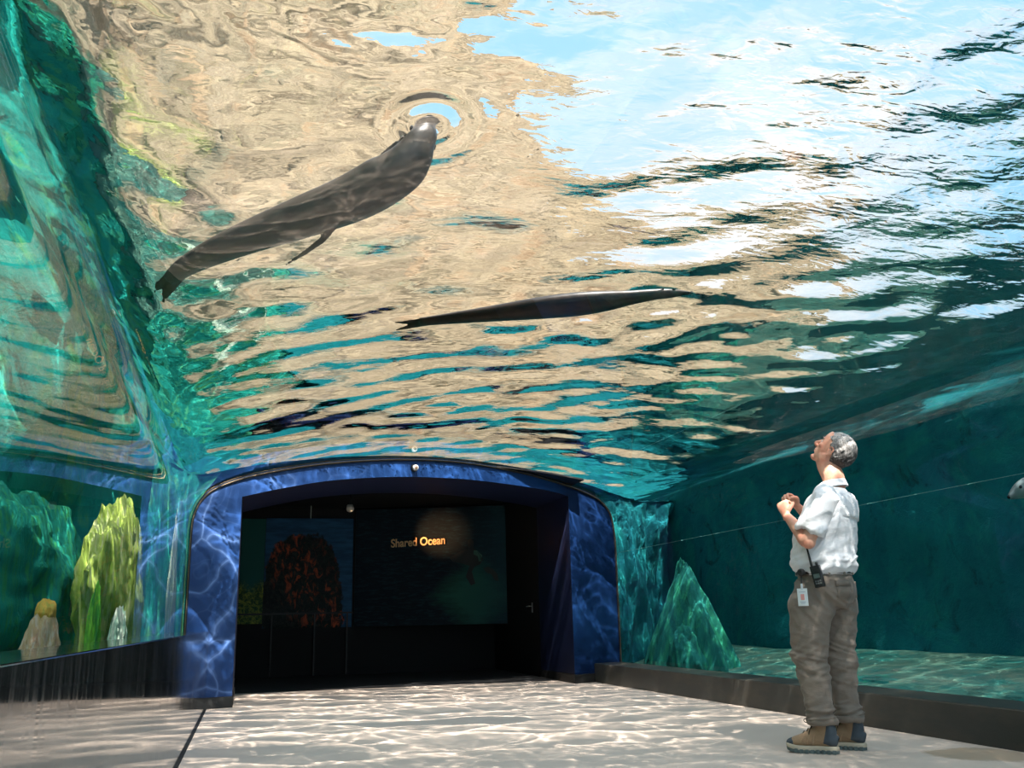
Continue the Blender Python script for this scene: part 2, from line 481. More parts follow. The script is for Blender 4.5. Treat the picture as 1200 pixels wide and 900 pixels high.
# ---------------------------------------------------------------- dark room behind the portal
Y_B = 15.2
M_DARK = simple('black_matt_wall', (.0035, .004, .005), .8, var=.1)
bm = bmesh.new()
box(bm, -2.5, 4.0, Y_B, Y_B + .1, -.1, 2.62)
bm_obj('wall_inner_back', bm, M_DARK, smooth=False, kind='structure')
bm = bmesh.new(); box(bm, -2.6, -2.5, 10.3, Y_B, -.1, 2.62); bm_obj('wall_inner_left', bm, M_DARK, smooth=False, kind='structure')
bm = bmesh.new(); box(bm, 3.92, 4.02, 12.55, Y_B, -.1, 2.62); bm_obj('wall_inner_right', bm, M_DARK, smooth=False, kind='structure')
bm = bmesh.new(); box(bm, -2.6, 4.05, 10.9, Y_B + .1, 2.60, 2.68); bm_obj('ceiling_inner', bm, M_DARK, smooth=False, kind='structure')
bm = bmesh.new()
for (x0, x1) in ((-2.6, -.135), (3.93, 4.5)):
    vs = [bm.verts.new((x, portal_y(x) + dd, z)) for z in (-.1, 2.6) for x, dd in ((x0, .3), (x1, .3), (x1, .42), (x0, .42))]
    for f in ((0, 1, 2, 3), (4, 5, 6, 7), (0, 1, 5, 4), (1, 2, 6, 5), (2, 3, 7, 6), (3, 0, 4, 7)): bm.faces.new([vs[j] for j in f])
vs = [bm.verts.new((x, portal_y(x) + dd, z)) for z in (2.45, 2.6) for x, dd in ((-.2, .3), (4.0, .3), (4.0, .42), (-.2, .42))]
for f in ((0, 1, 2, 3), (4, 5, 6, 7), (0, 1, 5, 4), (1, 2, 6, 5), (2, 3, 7, 6), (3, 0, 4, 7)): bm.faces.new([vs[j] for j in f])
bm_obj('wall_inner_front', bm, M_DARK, smooth=False, kind='structure')
bm = bmesh.new(); box(bm, -2.6, 4.0, 11.9, Y_B + .1, .001, .006); bm_obj('floor_inner', bm, simple('dark_carpet', (.010, .010, .011), .95), smooth=False, kind='structure')

def back(px, py, y=Y_B):
    d = ray(px, py); return CAM + d * (y / d.y)

# ---------------------------------------------------------------- rock work
def fbm(x, y, z, oct=5, ridged=False):
    s = 0; a = 1; tot = 0; f = 1
    for _ in range(oct):
        v = noise.noise((x * f, y * f, z * f))
        s += a * ((1 - abs(v) * 2) if ridged else v); tot += a; a *= .52; f *= 2.03
    return s / tot

def rock_sheet(name, path, z0, z1f, mat, step=.22, amp=.5, seed=0, lean=.0, kind='structure', strata=.35):
    """cliff: plan polyline path swept upward; z1f(s) gives the top; outward noise"""
    P = catmull([(a, b, 0) for a, b in path], 12)
    pts = [Vector((p.x, p.y)) for p in P]
    L = [0]
    for i in range(1, len(pts)): L.append(L[-1] + (pts[i] - pts[i - 1]).length)
    n = int(L[-1] / step) + 1
    out = []
    for k in range(n):
        s = L[-1] * k / (n - 1)
        i = min(max(j for j in range(len(L)) if L[j] <= s + 1e-9), len(pts) - 2)
        f = (s - L[i]) / max(1e-9, L[i + 1] - L[i]); c = pts[i].lerp(pts[i + 1], f)
        t = (pts[i + 1] - pts[i]).normalized(); nx, ny = t.y, -t.x
        z1 = z1f(s / L[-1])
        m = int((max(z1f(u / 40) for u in range(41)) - z0) / step) + 1
        col = []
        for j in range(m):
            z = z0 + (z1 - z0) * j / (m - 1)
            q = (c.x * .45 + seed, c.y * .45, z * .6)
            h = amp * (fbm(*q, 5, True) - .3) + strata * amp * (fbm(q[0] * 2.5, q[1] * 2.5, z * 3.5, 4)) + lean * (z - Z_W if z > Z_W else 0)
            # outward = away from the water
            col.append((c.x - nx * h + nx * 0, c.y - ny * h, z + .25 * fbm(q[0] * 1.7, q[1] * 1.7, 4.2, 3)))
        # cap going back
        top = col[-1]
        for e in range(1, 5):
            col.append((top[0] - nx * e * .8, top[1] - ny * e * .8, top[2] + .15 * fbm(top[0] + e, top[1], seed, 3)))
        out.append(col)
    return grid_obj(name, np.array(out), mat, kind=kind)

M_CLIFF = m_rock('sunlit_tan_rock', (.78, .64, .46), (.60, .47, .33), (.02, .30, .24), (.05, .46, .34), (.35, .50, .10), dark=(.20, .15, .10))
M_TANKR = m_rock('dark_green_tank_rock', (.03, .12, .12), (.05, .16, .15), (.002, .105, .135), (.004, .16, .18), (.010, .25, .19), acc_amt=.3)
M_TANKL = m_rock('teal_algae_rock', (.27, .22, .14), (.165, .135, .095), (.006, .22, .19), (.015, .34, .27), (.12, .40, .08), acc_amt=.6, dark=(.13, .10, .065))
M_BED = m_rock('pale_pool_bed', (.5, .5, .4), (.5, .5, .4), (.012, .18, .155), (.14, .25, .18), None)

# left bank and far bank: tank wall that rises into a cliff above the water
def cliff_top(u):
    h = 21.0 if u < .70 else max(11.0, 21.0 - (u - .70) * 52)
    return h + 1.3 * noise.noise((u * 17, 1, 2)) + .8 * noise.noise((u * 47, 5, 2))
cliffL = rock_sheet('rock_cliff', [(-3.6, -5), (-3.7, 0), (-3.3, 5), (-3.4, 9), (-3.2, 12.2), (-1.5, 15.6), (2, 17.2), (6.0, 17.2), (9.5, 17.0), (13, 15.5)], -1.0,
                    cliff_top, M_TANKL, amp=.8, seed=3.1, lean=.42)
wallR = rock_sheet('wall_right_tank', [(9.0, 17), (8.0, 14), (7.35, 11), (7.25, 6), (7.25, 0), (7.4, -5)], -1.0, lambda u: Z_W + .06, M_TANKR, amp=.12, seed=9, strata=.5, kind='structure')

# ---------------------------------------------------------------- things: helper
def thing(name, label, cat, loc=(0, 0, 0), group=None):
    o = bpy.data.objects.new(name, None); COL.objects.link(o); o.location = loc
    o.empty_display_size = .1
    bpy.context.view_layer.update()
    return prop(o, label, cat, group)

def adopt(child, parent):
    """parent while keeping the world-space mesh in place (parents here are only translated)"""
    child.parent = parent
    child.matrix_parent_inverse = Matrix.Translation(-Vector(parent.location))
    return child

def loft(bm, C, RX, RZ, up=(0, 0, 1), n=16, sq=1.0, mat=0, ups=None):
    """closed tube through centres C with half-widths RX (sideways) and RZ (along up)"""
    C = [Vector(c) for c in C]; rings = []
    for i, c in enumerate(C):
        t = (C[min(i + 1, len(C) - 1)] - C[max(i - 1, 0)]).normalized()
        u = Vector(ups[i] if ups else up); u = (u - t * u.dot(t)).normalized(); s = t.cross(u)
        ring = []
        for k in range(n):
            a = 2 * math.pi * k / n; ca, sa = math.cos(a), math.sin(a)
            if sq != 1: ca = math.copysign(abs(ca) ** sq, ca); sa = math.copysign(abs(sa) ** sq, sa)
            ring.append(bm.verts.new(c + s * (RX[i] * ca) + u * (RZ[i] * sa)))
        rings.append(ring)
    for a, b in zip(rings, rings[1:]):
        for k in range(n):
            f = bm.faces.new((a[k], a[(k + 1) % n], b[(k + 1) % n], b[k])); f.material_index = mat
    f = bm.faces.new(rings[0][::-1]); f.material_index = mat
    f = bm.faces.new(rings[-1]); f.material_index = mat

def spl(vals, n):
    """resample a list of numbers or points smoothly, n pieces per step"""
    if isinstance(vals[0], (int, float)):
        return [p.x for p in catmull([(v, 0, 0) for v in vals], n)]
    return catmull([tuple(v) for v in vals], n)

def sloft(bm, C, RX, RZ, n=16, sub=4, **kw):
    ups = kw.pop('ups', None)
    if ups: kw['ups'] = spl(ups, sub)
    loft(bm, spl(C, sub), [max(.0015, v) for v in spl(RX, sub)], [max(.0015, v) for v in spl(RZ, sub)], n=n, **kw)

def remesh(name, bm, voxel, mat, parent=None, smooth_it=4, factor=.5):
    """weld overlapping closed shapes into one continuous skin"""
    me = bpy.data.meshes.new(name + '_raw'); bmesh.ops.recalc_face_normals(bm, faces=bm.faces[:]); bm.to_mesh(me); bm.free()
    tmp = bpy.data.objects.new(name + '_raw', me); COL.objects.link(tmp)
    md = tmp.modifiers.new('r', 'REMESH'); md.mode = 'VOXEL'; md.voxel_size = voxel; md.use_smooth_shade = True
    if smooth_it:
        ms = tmp.modifiers.new('s', 'SMOOTH'); ms.iterations = smooth_it; ms.factor = factor
    bpy.context.view_layer.update()
    dg = bpy.context.evaluated_depsgraph_get()
    out = bpy.data.meshes.new_from_object(tmp.evaluated_get(dg))
    bpy.data.objects.remove(tmp); bpy.data.meshes.remove(me)
    out.name = name; out.materials.clear()
    for m in (mat if isinstance(mat, (list, tuple)) else [mat]): out.materials.append(m)
    out.polygons.foreach_set('use_smooth', [True] * len(out.polygons))
    o = bpy.data.objects.new(name, out); COL.objects.link(o)
    if parent: adopt(o, parent)
    return o

# ---------------------------------------------------------------- rocks in the tanks
def boulder(name, c, r, mat, seed, label, cat='rock', rough=.35, tall=.6, sub=5, group=None, parent=None, taper=0.0, stri=0.0):
    bm = bmesh.new(); bmesh.ops.create_icosphere(bm, subdivisions=sub, radius=1)
    for v in bm.verts:
        p = v.co.copy()
        h = 1 + rough * (fbm(p.x * 1.1 + seed, p.y * 1.1, p.z * tall, 6, True) - .3) + stri * fbm(p.x * 5 + seed, p.y * 5, p.z * .8, 4)
        q = Vector((p.x * r[0], p.y * r[1], p.z * r[2])) * h
        k = 1 - taper * max(0, min(1, (q.z / r[2] + .6) / 1.6))
        v.co = Vector((q.x * k, q.y * k, q.z))
    o = bm_obj(name, bm, mat)
    if parent: o.location = Vector(c) - Vector(parent.location); o.parent = parent
    else:
        o.location = c; prop(o, label, cat, group)
    return o

def m_moss(name, a, b, c, scale=2.5, stretch=(1.6, 1.6, .5)):
    t = NT(name); p = t.pos(stretch)
    f = t.noise(p, scale, 6, .65, .8)
    col = t.mix(t.ramp(f, [(.36, 0), (.56, 1)]), a, b)
    col = t.mix(t.ramp(t.noise(p, scale * 2.3, 5, .7, .5), [(.48, 0), (.62, .9)]), col, c)
    col = t.mix(t.ramp(t.noise(p, scale * 1.7, 5, .7, 1.2), [(.30, .9), (.42, 0)]), col, tuple(v * .15 for v in a))
    t.bsdf(col, .85, 0, t.bump(f, .7, .05), spec=.1)
    return t.m
M_YG = m_moss('yellow_green_algae_on_rock', (.20, .34, .05), (.38, .50, .10), (.46, .52, .26), 3.4)
M_DG = m_moss('bright_green_algae_on_rock', (.08, .42, .05), (.22, .62, .06), (.03, .22, .06), 4)
M_PALE = m_moss('pale_striated_rock', (.22, .50, .36), (.48, .64, .50), (.66, .70, .58), 3.2, (2.5, 2.5, .3))
M_PINK = m_moss('pinkish_coral_rock', (.50, .28, .18), (.60, .44, .22), (.66, .58, .44), 7)
M_ORNG = m_moss('orange_sponge_crust', (.72, .38, .06), (.82, .52, .10), (.60, .56, .12), 6)
M_TEALR = m_moss('teal_streaked_boulder', (.008, .11, .10), (.016, .19, .16), (.03, .30, .17), 1.5, (1.4, 1.4, .8))

boulder('algae_covered_rock', (-1.72, 6.05, .98), (.40, .88, .46), M_YG, 3.3, 'tall yellow-green algae-covered rock standing behind the left acrylic wall', tall=.9, stri=.16, taper=.12, rough=.5)
boulder('boulder', (-1.12, 4.74, .74), (.10, .17, .22), M_DG, 8.1, 'small bright green mossy rock at the foot of the tall yellow-green rock', rough=.5, taper=.3)
boulder('boulder', (-1.30, 5.75, .70), (.14, .26, .17), M_PALE, 5.5, 'low pale knobbly rock in front of the tall yellow-green rock', rough=.5)
boulder('boulder', (-1.22, 8.75, 1.1), (.22, .42, .62), M_PALE, 1.7, 'pale striated rock close to the left pier of the blue portal', stri=.16, taper=.4)
boulder('boulder', (-2.7, 4.9, .9), (.5, 1.2, .42), m_moss('green_tank_rock', (.004, .12, .10), (.010, .22, .16), (.03, .24, .08), 4.2), 12.2, 'broad dark green rock far back in the left tank', rough=.7)
orr = thing('boulder', 'small pinkish rock with an orange crust on top, nearest on the left', 'rock', (-1.24, 3.86, .66))
boulder('stone', (-1.22, 3.86, .71), (.15, .26, .13), M_PINK, 2.2, None, parent=orr, rough=.5, sub=4, taper=.3)
boulder('orange_crust', (-1.22, 3.88, .835), (.08, .11, .05), M_ORNG, 6.2, None, parent=orr, rough=.6, sub=4)['label'] = 'orange crust'
boulder('boulder', (5.75, 10.55, .30), (.55, 1.25, 1.0), M_TEALR, 4.4, 'large pointed teal boulder on the pool bed right of the portal', rough=.35, taper=.72, stri=.08)
boulder('boulder', (4.98, 9.9, .26), (.22, .40, .34), M_TEALR, 14.4, 'smaller teal boulder close to the acrylic in front of the large pointed one', rough=.5, taper=.3)
boulder('boulder', (6.1, 7.4, .12), (.5, .7, .10), M_TEALR, 21.4, 'low flat teal rock on the pool bed behind the man', rough=.4)

# ---------------------------------------------------------------- exhibit murals in the dark room
def m_kelp():
    t = NT('printed_kelp_and_rock_graphic'); p = t.pos(); x, y, z = t.xyz(p)
    sea = t.mix(t.ramp(t.noise(t.pos((1, 1, 6)), 3, 4), [(.4, 0), (.6, 1)]), (.012, .06, .13), (.02, .10, .20))
    # dark rounded mass of kelp-hung rock
    dx = t.math('DIVIDE', t.math('SUBTRACT', x, .80), t.math('MULTIPLY_ADD', z, -.13, .86)); dz = t.math('DIVIDE', t.math('SUBTRACT', z, 1.28), 1.0)
    r = t.math('SQRT', t.math('ADD', t.math('POWER', t.math('ABSOLUTE', dx), 3), t.math('POWER', t.math('ABSOLUTE', dz), 3)))
    r = t.math('ADD', r, t.math('MULTIPLY', t.math('SUBTRACT', t.noise(p, 7, 5, .7), .5), .5))
    m = t.ramp(r, [(0, 1), (.80, 1), (.86, 0)])
    tex = t.noise(p, 14, 5, .8, 1.0)
    mass = t.mix(t.ramp(tex, [(.45, 0), (.7, 1)]), (.004, .008, .008), (.035, .045, .035))
    red = t.math('MULTIPLY', t.ramp(t.noise(t.pos((1.6, 1, .9)), 6, 5, .7, .8), [(.52, 0), (.62, 1)]), t.ramp(t.math('ADD', t.math('MULTIPLY', x, .5), t.math('MULTIPLY', z, .28)), [(.52, 0), (.72, .9), (.98, .9), (1.0, .2)]))
    mass = t.mix(t.math('MULTIPLY', red, .85), mass, (.50, .09, .03))
    t.bsdf(t.mix(m, sea, mass), .6, spec=.2)
    return t.m
def m_reef():
    t = NT('printed_green_reef_graphic'); p = t.pos(); x, y, z = t.xyz(p)
    f = t.math('ADD', z, t.math('MULTIPLY', t.noise(p, 5, 4, .7), .5))
    m = t.ramp(t.math('MULTIPLY', f, .4), [(.62, 1), (.68, 0)])
    reef = t.mix(t.ramp(t.noise(p, 12, 5, .75, 1.5), [(.45, 0), (.65, 1)]), (.015, .06, .02), (.30, .34, .05))
    t.bsdf(t.mix(m, (.010, .10, .085), reef), .6, spec=.2)
    return t.m
def m_ocean():
    t = NT('printed_ocean_graphic'); p = t.pos(); x, y, z = t.xyz(p)
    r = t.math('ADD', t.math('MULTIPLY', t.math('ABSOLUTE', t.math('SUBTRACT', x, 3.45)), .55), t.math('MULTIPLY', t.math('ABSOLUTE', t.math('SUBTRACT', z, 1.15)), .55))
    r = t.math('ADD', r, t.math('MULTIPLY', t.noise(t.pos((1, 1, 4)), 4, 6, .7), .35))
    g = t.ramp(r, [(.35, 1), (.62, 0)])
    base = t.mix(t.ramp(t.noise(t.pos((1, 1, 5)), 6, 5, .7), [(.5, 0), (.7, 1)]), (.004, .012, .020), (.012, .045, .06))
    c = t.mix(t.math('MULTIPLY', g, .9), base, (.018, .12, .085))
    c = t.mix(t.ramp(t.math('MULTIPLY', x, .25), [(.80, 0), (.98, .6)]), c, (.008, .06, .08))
    t.bsdf(c, .6, spec=.2)
    return t.m
def panel(name, mat, label, x0, x1, z0, z1, y0, y1=None, th=.02, n=1):
    y1 = y0 if y1 is None else y1
    bm = bmesh.new(); vs = []
    for x, y in ((x0, y0), (x1, y1), (x1, y1 + th), (x0, y0 + th)):
        for z in (z0, z1): vs.append(bm.verts.new((x, y, z)))
    for f in ((0, 1, 3, 2), (2, 3, 5, 4), (4, 5, 7, 6), (6, 7, 1, 0), (1, 7, 5, 3), (0, 2, 4, 6)): bm.faces.new([vs[i] for i in f])
    return prop(bm_obj(name, bm, mat, smooth=False), label, 'mural')
panel('wall_mural', m_reef(), 'narrow green mural of reef plants at the far left of the dark room', -.35, .21, .80, 2.41, Y_B - .05)
panel('wall_mural', m_kelp(), 'square mural of a dark kelp-hung rock with red patches in the dark room', .215, 1.58, .72, 2.42, Y_B - .055)
OC0, OC1 = Vector((1.62, Y_B - .06, 0)), Vector((3.905, 14.30, 0))
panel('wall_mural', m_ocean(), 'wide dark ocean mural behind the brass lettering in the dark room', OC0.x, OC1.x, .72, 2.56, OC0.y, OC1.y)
bm = bmesh.new(); box(bm, -.4, 1.6, Y_B - .10, Y_B - .06, .93, .955)
for x in (-.3, .35, 1.0, 1.5): box(bm, x, x + .02, Y_B - .1, Y_B - .06, .0, .93)
prop(bm_obj('hand_rail', bm, simple('black_rail', (.004, .004, .004), .5), smooth=False), 'thin dark rail running in front of the kelp mural', 'rail')

def on_ocean(px, py, off=.03):
    """point on the ocean wall plane behind a pixel"""
    e = (OC1 - OC0).normalized(); n = Vector((e.y, -e.x, 0))
    d = ray(px, py); o = OC0 + n * off
    return CAM + d * ((o - CAM).dot(n) / d.dot(n)), e, n
BRASS = simple('brass_letters', (.85, .55, .28), .35, .6, var=.05)
p0, e_, n_ = on_ocean(458, 641.5); p1, _, _ = on_ocean(521.5, 637.2)
sign = thing('wall_lettering', 'brass letters reading Shared Ocean on the dark ocean mural', 'sign', tuple(p0))
cu = bpy.data.curves.new('t', 'FONT'); cu.body = 'Shared Ocean'; cu.size = 1; cu.extrude = .05; cu.offset = .018
to = bpy.data.objects.new('t', cu); COL.objects.link(to)
bpy.context.view_layer.update()
me = bpy.data.meshes.new_from_object(to.evaluated_get(bpy.context.evaluated_depsgraph_get()))
bpy.data.objects.remove(to)
bm = bmesh.new(); bm.from_mesh(me)
# separate glyphs
isl = []; seen = set()
for v in bm.verts:
    if v in seen: continue
    st = [v]; seen.add(v); g = []
    while st:
        a = st.pop(); g.append(a)
        for e in a.link_edges:
            b = e.other_vert(a)
            if b not in seen: seen.add(b); st.append(b)
    isl.append(g)
isl.sort(key=lambda g: min(v.co.x for v in g))
groups = []
for g in isl:
    x0, x1 = min(v.co.x for v in g), max(v.co.x for v in g)
    if groups and x0 < groups[-1][1] - .02: groups[-1][0] += g; groups[-1][1] = max(groups[-1][1], x1)
    else: groups.append([list(g), x1])
wid = max(v.co.x for v in bm.verts) ; Lw = (p1 - p0).length; sc = Lw / wid
for gi, (g, _) in enumerate(groups):
    gs = set(g); ids = {v: i for i, v in enumerate(g)}
    V_ = [e_ * (v.co.x * sc) + Vector((0, 0, 1)) * (v.co.y * sc * 1.18) + n_ * (v.co.z * sc) + Vector((0, 0, (p1.z - p0.z))) * (v.co.x / wid) for v in g]
    F_ = [[ids[v] for v in f.verts] for f in bm.faces if f.verts[0] in gs]
    o = mesh_obj('letter', V_, F_, BRASS, smooth=False); o.parent = sign
bm.free()

# printed sea lion figures swimming on the ocean mural
def silhouette(pts, name, label, col, hi=None):
    F = []
    bm = bmesh.new(); vs = [bm.verts.new(on_ocean(x, y, .008)[0]) for x, y in pts]; f = bm.faces.new(vs)
    r = bmesh.ops.extrude_face_region(bm, geom=[f])
    for v in r['geom']:
        if isinstance(v, bmesh.types.BMVert): v.co += n_ * .006
    return prop(bm_obj(name, bm, simple(name + '_ink', col, .6), smooth=False), label, 'mural figure')
sw_ = silhouette([(527, 654), (540, 646), (549, 643), (548, 634), (551, 631), (555, 634), (555, 642), (562, 648), (566, 655), (563, 661), (556, 664), (553, 670), (557, 684), (552, 686), (546, 676), (550, 663), (540, 660), (530, 658)],
           'printed_swimmer', 'dark swimming figure printed right of the lettering', (.004, .008, .008))
silhouette([(566, 666), (572, 664), (578, 667), (583, 673), (584, 681), (580, 680), (576, 673), (570, 671)], 'printed_swimmer', 'smaller dark figure printed low at the right end of the ocean mural', (.005, .02, .018))
hl_ = silhouette([(555, 645), (559, 645), (565, 651), (564, 658), (561, 658), (560, 652), (555, 650)], 'printed_highlight', 'pale green patch on the back of the printed swimming figure', (.07, .20, .15))

hl_.parent = sw_
for k_ in ('category',): del hl_[k_]
hl_['label'] = 'pale green highlight'
# small ceiling bracket, lamp and door lever in the dark room
bm = bmesh.new(); q = back(364.5, 600, Y_B - .25)
box(bm, q.x - .006, q.x + .006, q.y, q.y + .012, 2.40, 2.61); box(bm, q.x - .055, q.x + .055, q.y - .01, q.y + .022, 2.61, 2.622)
box(bm, q.x - .004, q.x + .004, q.y, q.y + .01, 2.615, 2.6)
prop(bm_obj('hanging_bracket', bm, simple('pale_green_metal', (.35, .45, .40), .5), smooth=False), 'thin pale T-shaped hanger above the kelp mural', 'bracket')
q = back(410.5, 596, 13.2)
lampt = thing('ceiling_lamp', 'small grey ceiling lamp in the dark room aimed at the lettering', 'lamp', (q.x, q.y, q.z))
bm = bmesh.new(); sloft(bm, [(0, 0, -.02), (0, .01, 0), (0, .02, .05)], [.05, .055, .045], [.05, .055, .045], n=20, sub=2, up=(1, 0, 0))
o = bm_obj('lamp_head', bm, simple('grey_lamp_shell', (.42, .42, .38), .5)); o.parent = lampt
bm = bmesh.new(); loft(bm, [(0, .02, .05), (0, .02, 2.6 - q.z)], [.01, .01], [.01, .01], up=(1, 0, 0), n=8)
o = bm_obj('stem', bm, simple('black_stem', (.01, .01, .01), .5)); o.parent = lampt
tgt = on_ocean(515, 623)[0]
sp = bpy.data.lights.new('ceiling_lamp_light', 'SPOT'); sp.energy = 260; sp.spot_size = R(24); sp.spot_blend = 1.0; sp.color = (1, .50, .22); sp.shadow_soft_size = .02
spo = bpy.data.objects.new('ceiling_lamp_light', sp); COL.objects.link(spo); spo.location = (q.x, q.y, q.z - .04)
spo.rotation_euler = (Vector(spo.location) - tgt).to_track_quat('Z', 'Y').to_euler()

hd = ray(624, 712); hp = CAM + hd * (3.905 / hd.x)
lev = thing('door_lever', 'small metal door lever on the dark wall just inside the portal', 'door handle', tuple(hp))
bm = bmesh.new(); box(bm, -.008, 0, -.02, .02, -.07, .07, .002); o = bm_obj('plate', bm, simple('brushed_steel', (.5, .5, .5), .3, 1)); o.parent = lev
bm = bmesh.new(); sloft(bm, [(-.008, 0, .02), (-.05, 0, .02), (-.055, .02, .02), (-.055, .11, .018)], [.008] * 4, [.008] * 4, n=8, sub=3, up=(0, .1, 1)); o = bm_obj('lever', bm, bpy.data.materials['brushed_steel']); o.parent = lev

# round spotlight fixed on the header over the opening
hz = ray(485, 548.6)
pp = CAM + hz * ((PL - CAM).dot(PN) / hz.dot(PN))
spt = thing('header_spotlight', 'small round white-rimmed spotlight on the blue portal header', 'spotlight', tuple(pp))
def disc(name, r0, r1, d0, d1, mat):
    bm = bmesh.new(); C_ = [PN * d0, PN * (d0 + d1) / 2, PN * d1]
    loft(bm, C_, [r0, (r0 + r1) / 2, r1], [r0, (r0 + r1) / 2, r1], up=(0, 0, 1), n=24)
    o = bm_obj(name, bm, mat); o.parent = spt; return o
disc('mount', .045, .040, .0, .03, simple('black_fitting', (.01, .01, .01), .4))
disc('rim', .034, .032, .03, .06, simple('white_lamp_rim', (.75, .73, .70), .3))
disc('lens', .020, .018, .06, .064, simple('brown_lens', (.25, .15, .10), .15))

# ---------------------------------------------------------------- sea lions
def m_fur(name, dark, light):
    t = NT(name); p = t.pos(); geo = t.n('ShaderNodeNewGeometry')
    f = t.noise(p, 9, 5, .6, .4)
    c = t.mix(t.ramp(f, [(.35, 0), (.7, 1)]), dark, light)
    t.bsdf(c, .42, 0, t.bump(t.noise(p, 90, 2), .15, .003), spec=.4)
    return t.m
def sea_lion(label, C, RW, RH, mat, fore, hind, ears=True, up=(0, 0, 1), nose=None, head=1.0):
    """C from tail root to nose; fore/hind: lists of flipper tip paths"""
    root = thing('sea_lion', label, 'sea lion', tuple(C[len(C) // 2]))
    bm = bmesh.new()
    sloft(bm, C, RW, RH, n=24, sub=6, up=up)
    for path, w, t, u in fore + hind:
        sloft(bm, path, w, t, n=14, sub=5, up=u)
    body = remesh('body', bm, .011, mat, root, 5)
    C = [Vector(c) for c in C]
    hd = C[-2]; ax = (C[-1] - C[-2]).normalized(); U = Vector(up); U = (U - ax * U.dot(ax)).normalized(); Sd = ax.cross(U)
    eye = simple('dark_eye', (.004, .003, .003), .1) if 'dark_eye' not in bpy.data.materials else bpy.data.materials['dark_eye']
    for s in (-1, 1):
        b2 = bmesh.new(); bmesh.ops.create_uvsphere(b2, u_segments=12, v_segments=8, radius=.013)
        o = bm_obj('eye', b2, eye); o.location = hd + ax * .012 + Sd * s * RW[-2] * .88 + U * RH[-2] * .35; adopt(o, root)
        b2 = bmesh.new(); sloft(b2, [(0, 0, 0), -ax * .015 + Sd * s * .008, -ax * .035 + Sd * s * .014], [.006, .006, .001], [.005, .005, .001], n=8, sub=2)
        o = bm_obj('ear', b2, mat); o.location = C[-3].lerp(C[-2], .55) + Sd * s * RW[-3] * .9 + U * .02; adopt(o, root)
    b2 = bmesh.new(); bmesh.ops.create_uvsphere(b2, u_segments=12, v_segments=8, radius=.016)
    o = bm_obj('nose', b2, eye); o.location = C[-1] + U * .004; adopt(o, root)
    return root

FUR_A = m_fur('wet_grey_brown_fur', (.055, .045, .037), (.115, .092, .072))
FUR_B = m_fur('wet_dark_brown_fur', (.010, .007, .005), (.050, .026, .014))
FUR_C = m_fur('pale_grey_fur', (.10, .145, .16), (.20, .26, .27))

# upper left: rising with its head just through the surface
z = 3.10
CA = [(-.80, 4.79, 3.08), (-.66, 4.66, 3.08), (-.42, 4.50, 3.09), (-.16, 4.36, 3.12), (.08, 4.22, 3.14), (.30, 4.07, 3.17), (.45, 3.92, 3.23), (.51, 3.83, 3.28), (.54, 3.77, 3.36), (.56, 3.73, 3.44), (.57, 3.70, 3.50)]
RA = [.080, .100, .130, .155, .180, .190, .175, .135, .095, .070, .022]
HA = [.035, .055, .090, .125, .145, .155, .145, .115, .085, .065, .022]
def flip(*pts): return [Vector(p) for p in pts]
fa = [(flip((.26, 3.98, 3.12), (.20, 4.30, 3.02), (.12, 4.46, 3.0), (.02, 4.62, 3.02), (-.03, 4.72, 3.05)), [.03, .030, .026, .018, .006], [.012, .011, .009, .006, .003], (0, 0, 1)),
      (flip((.36, 3.98, 3.26), (.42, 3.86, 3.37), (.50, 3.80, 3.46), (.60, 3.78, 3.53)), [.05, .055, .045, .01], [.016, .014, .009, .004], (0, 0, 1))]
ha = [(flip((-.70, 4.70, 3.08), (-.84, 4.80, 3.08), (-.94, 4.88, 3.09), (-1.04, 4.99, 3.10)), [.070, .062, .052, .018], [.034, .012, .008, .004], (0, 0, 1)),
      (flip((-.70, 4.72, 3.08), (-.80, 4.86, 3.07), (-.88, 4.97, 3.07), (-.95, 5.10, 3.08)), [.070, .060, .050, .018], [.034, .012, .008, .004], (0, 0, 1))]
sea_lion('grey-brown sea lion with its head breaking the rippled surface, upper left', CA, RA, HA, FUR_A, fa, ha)

# centre: gliding level, stretched out, nose to the right
CB = [(.95, 5.66, 2.97), (1.10, 5.62, 2.97), (1.30, 5.56, 2.97), (1.52, 5.49, 2.975), (1.74, 5.41, 2.98), (1.95, 5.33, 2.985), (2.12, 5.25, 2.99), (2.27, 5.17, 3.0), (2.40, 5.10, 3.01), (2.51, 5.055, 3.01), (2.63, 5.01, 3.005)]
RB = [.078, .092, .115, .145, .175, .185, .155, .105, .078, .062, .018]
HB_ = [.040, .060, .090, .120, .145, .150, .130, .092, .070, .055, .018]
fb = [(flip((2.02, 5.22, 2.93), (1.90, 5.22, 2.885), (1.74, 5.30, 2.89), (1.58, 5.38, 2.90)), [.035, .042, .032, .008], [.013, .011, .008, .003], (0, .3, 1)),
      (flip((2.04, 5.38, 2.95), (1.93, 5.44, 2.95), (1.78, 5.50, 2.94), (1.62, 5.56, 2.95)), [.035, .040, .030, .008], [.013, .011, .008, .003], (0, -.3, 1))]
hb = [(flip((1.06, 5.63, 2.97), (.90, 5.65, 2.97), (.82, 5.66, 2.975), (.76, 5.66, 2.98)), [.065, .050, .038, .014], [.030, .010, .007, .003], (0, 0, 1)),
      (flip((1.06, 5.64, 2.96), (.92, 5.72, 2.96), (.86, 5.76, 2.96), (.80, 5.80, 2.96)), [.065, .048, .034, .014], [.030, .010, .007, .003], (0, 0, 1))]
sea_lion('dark brown sea lion gliding level overhead with its nose pointing right', CB, RB, HB_, FUR_B, fb, hb)

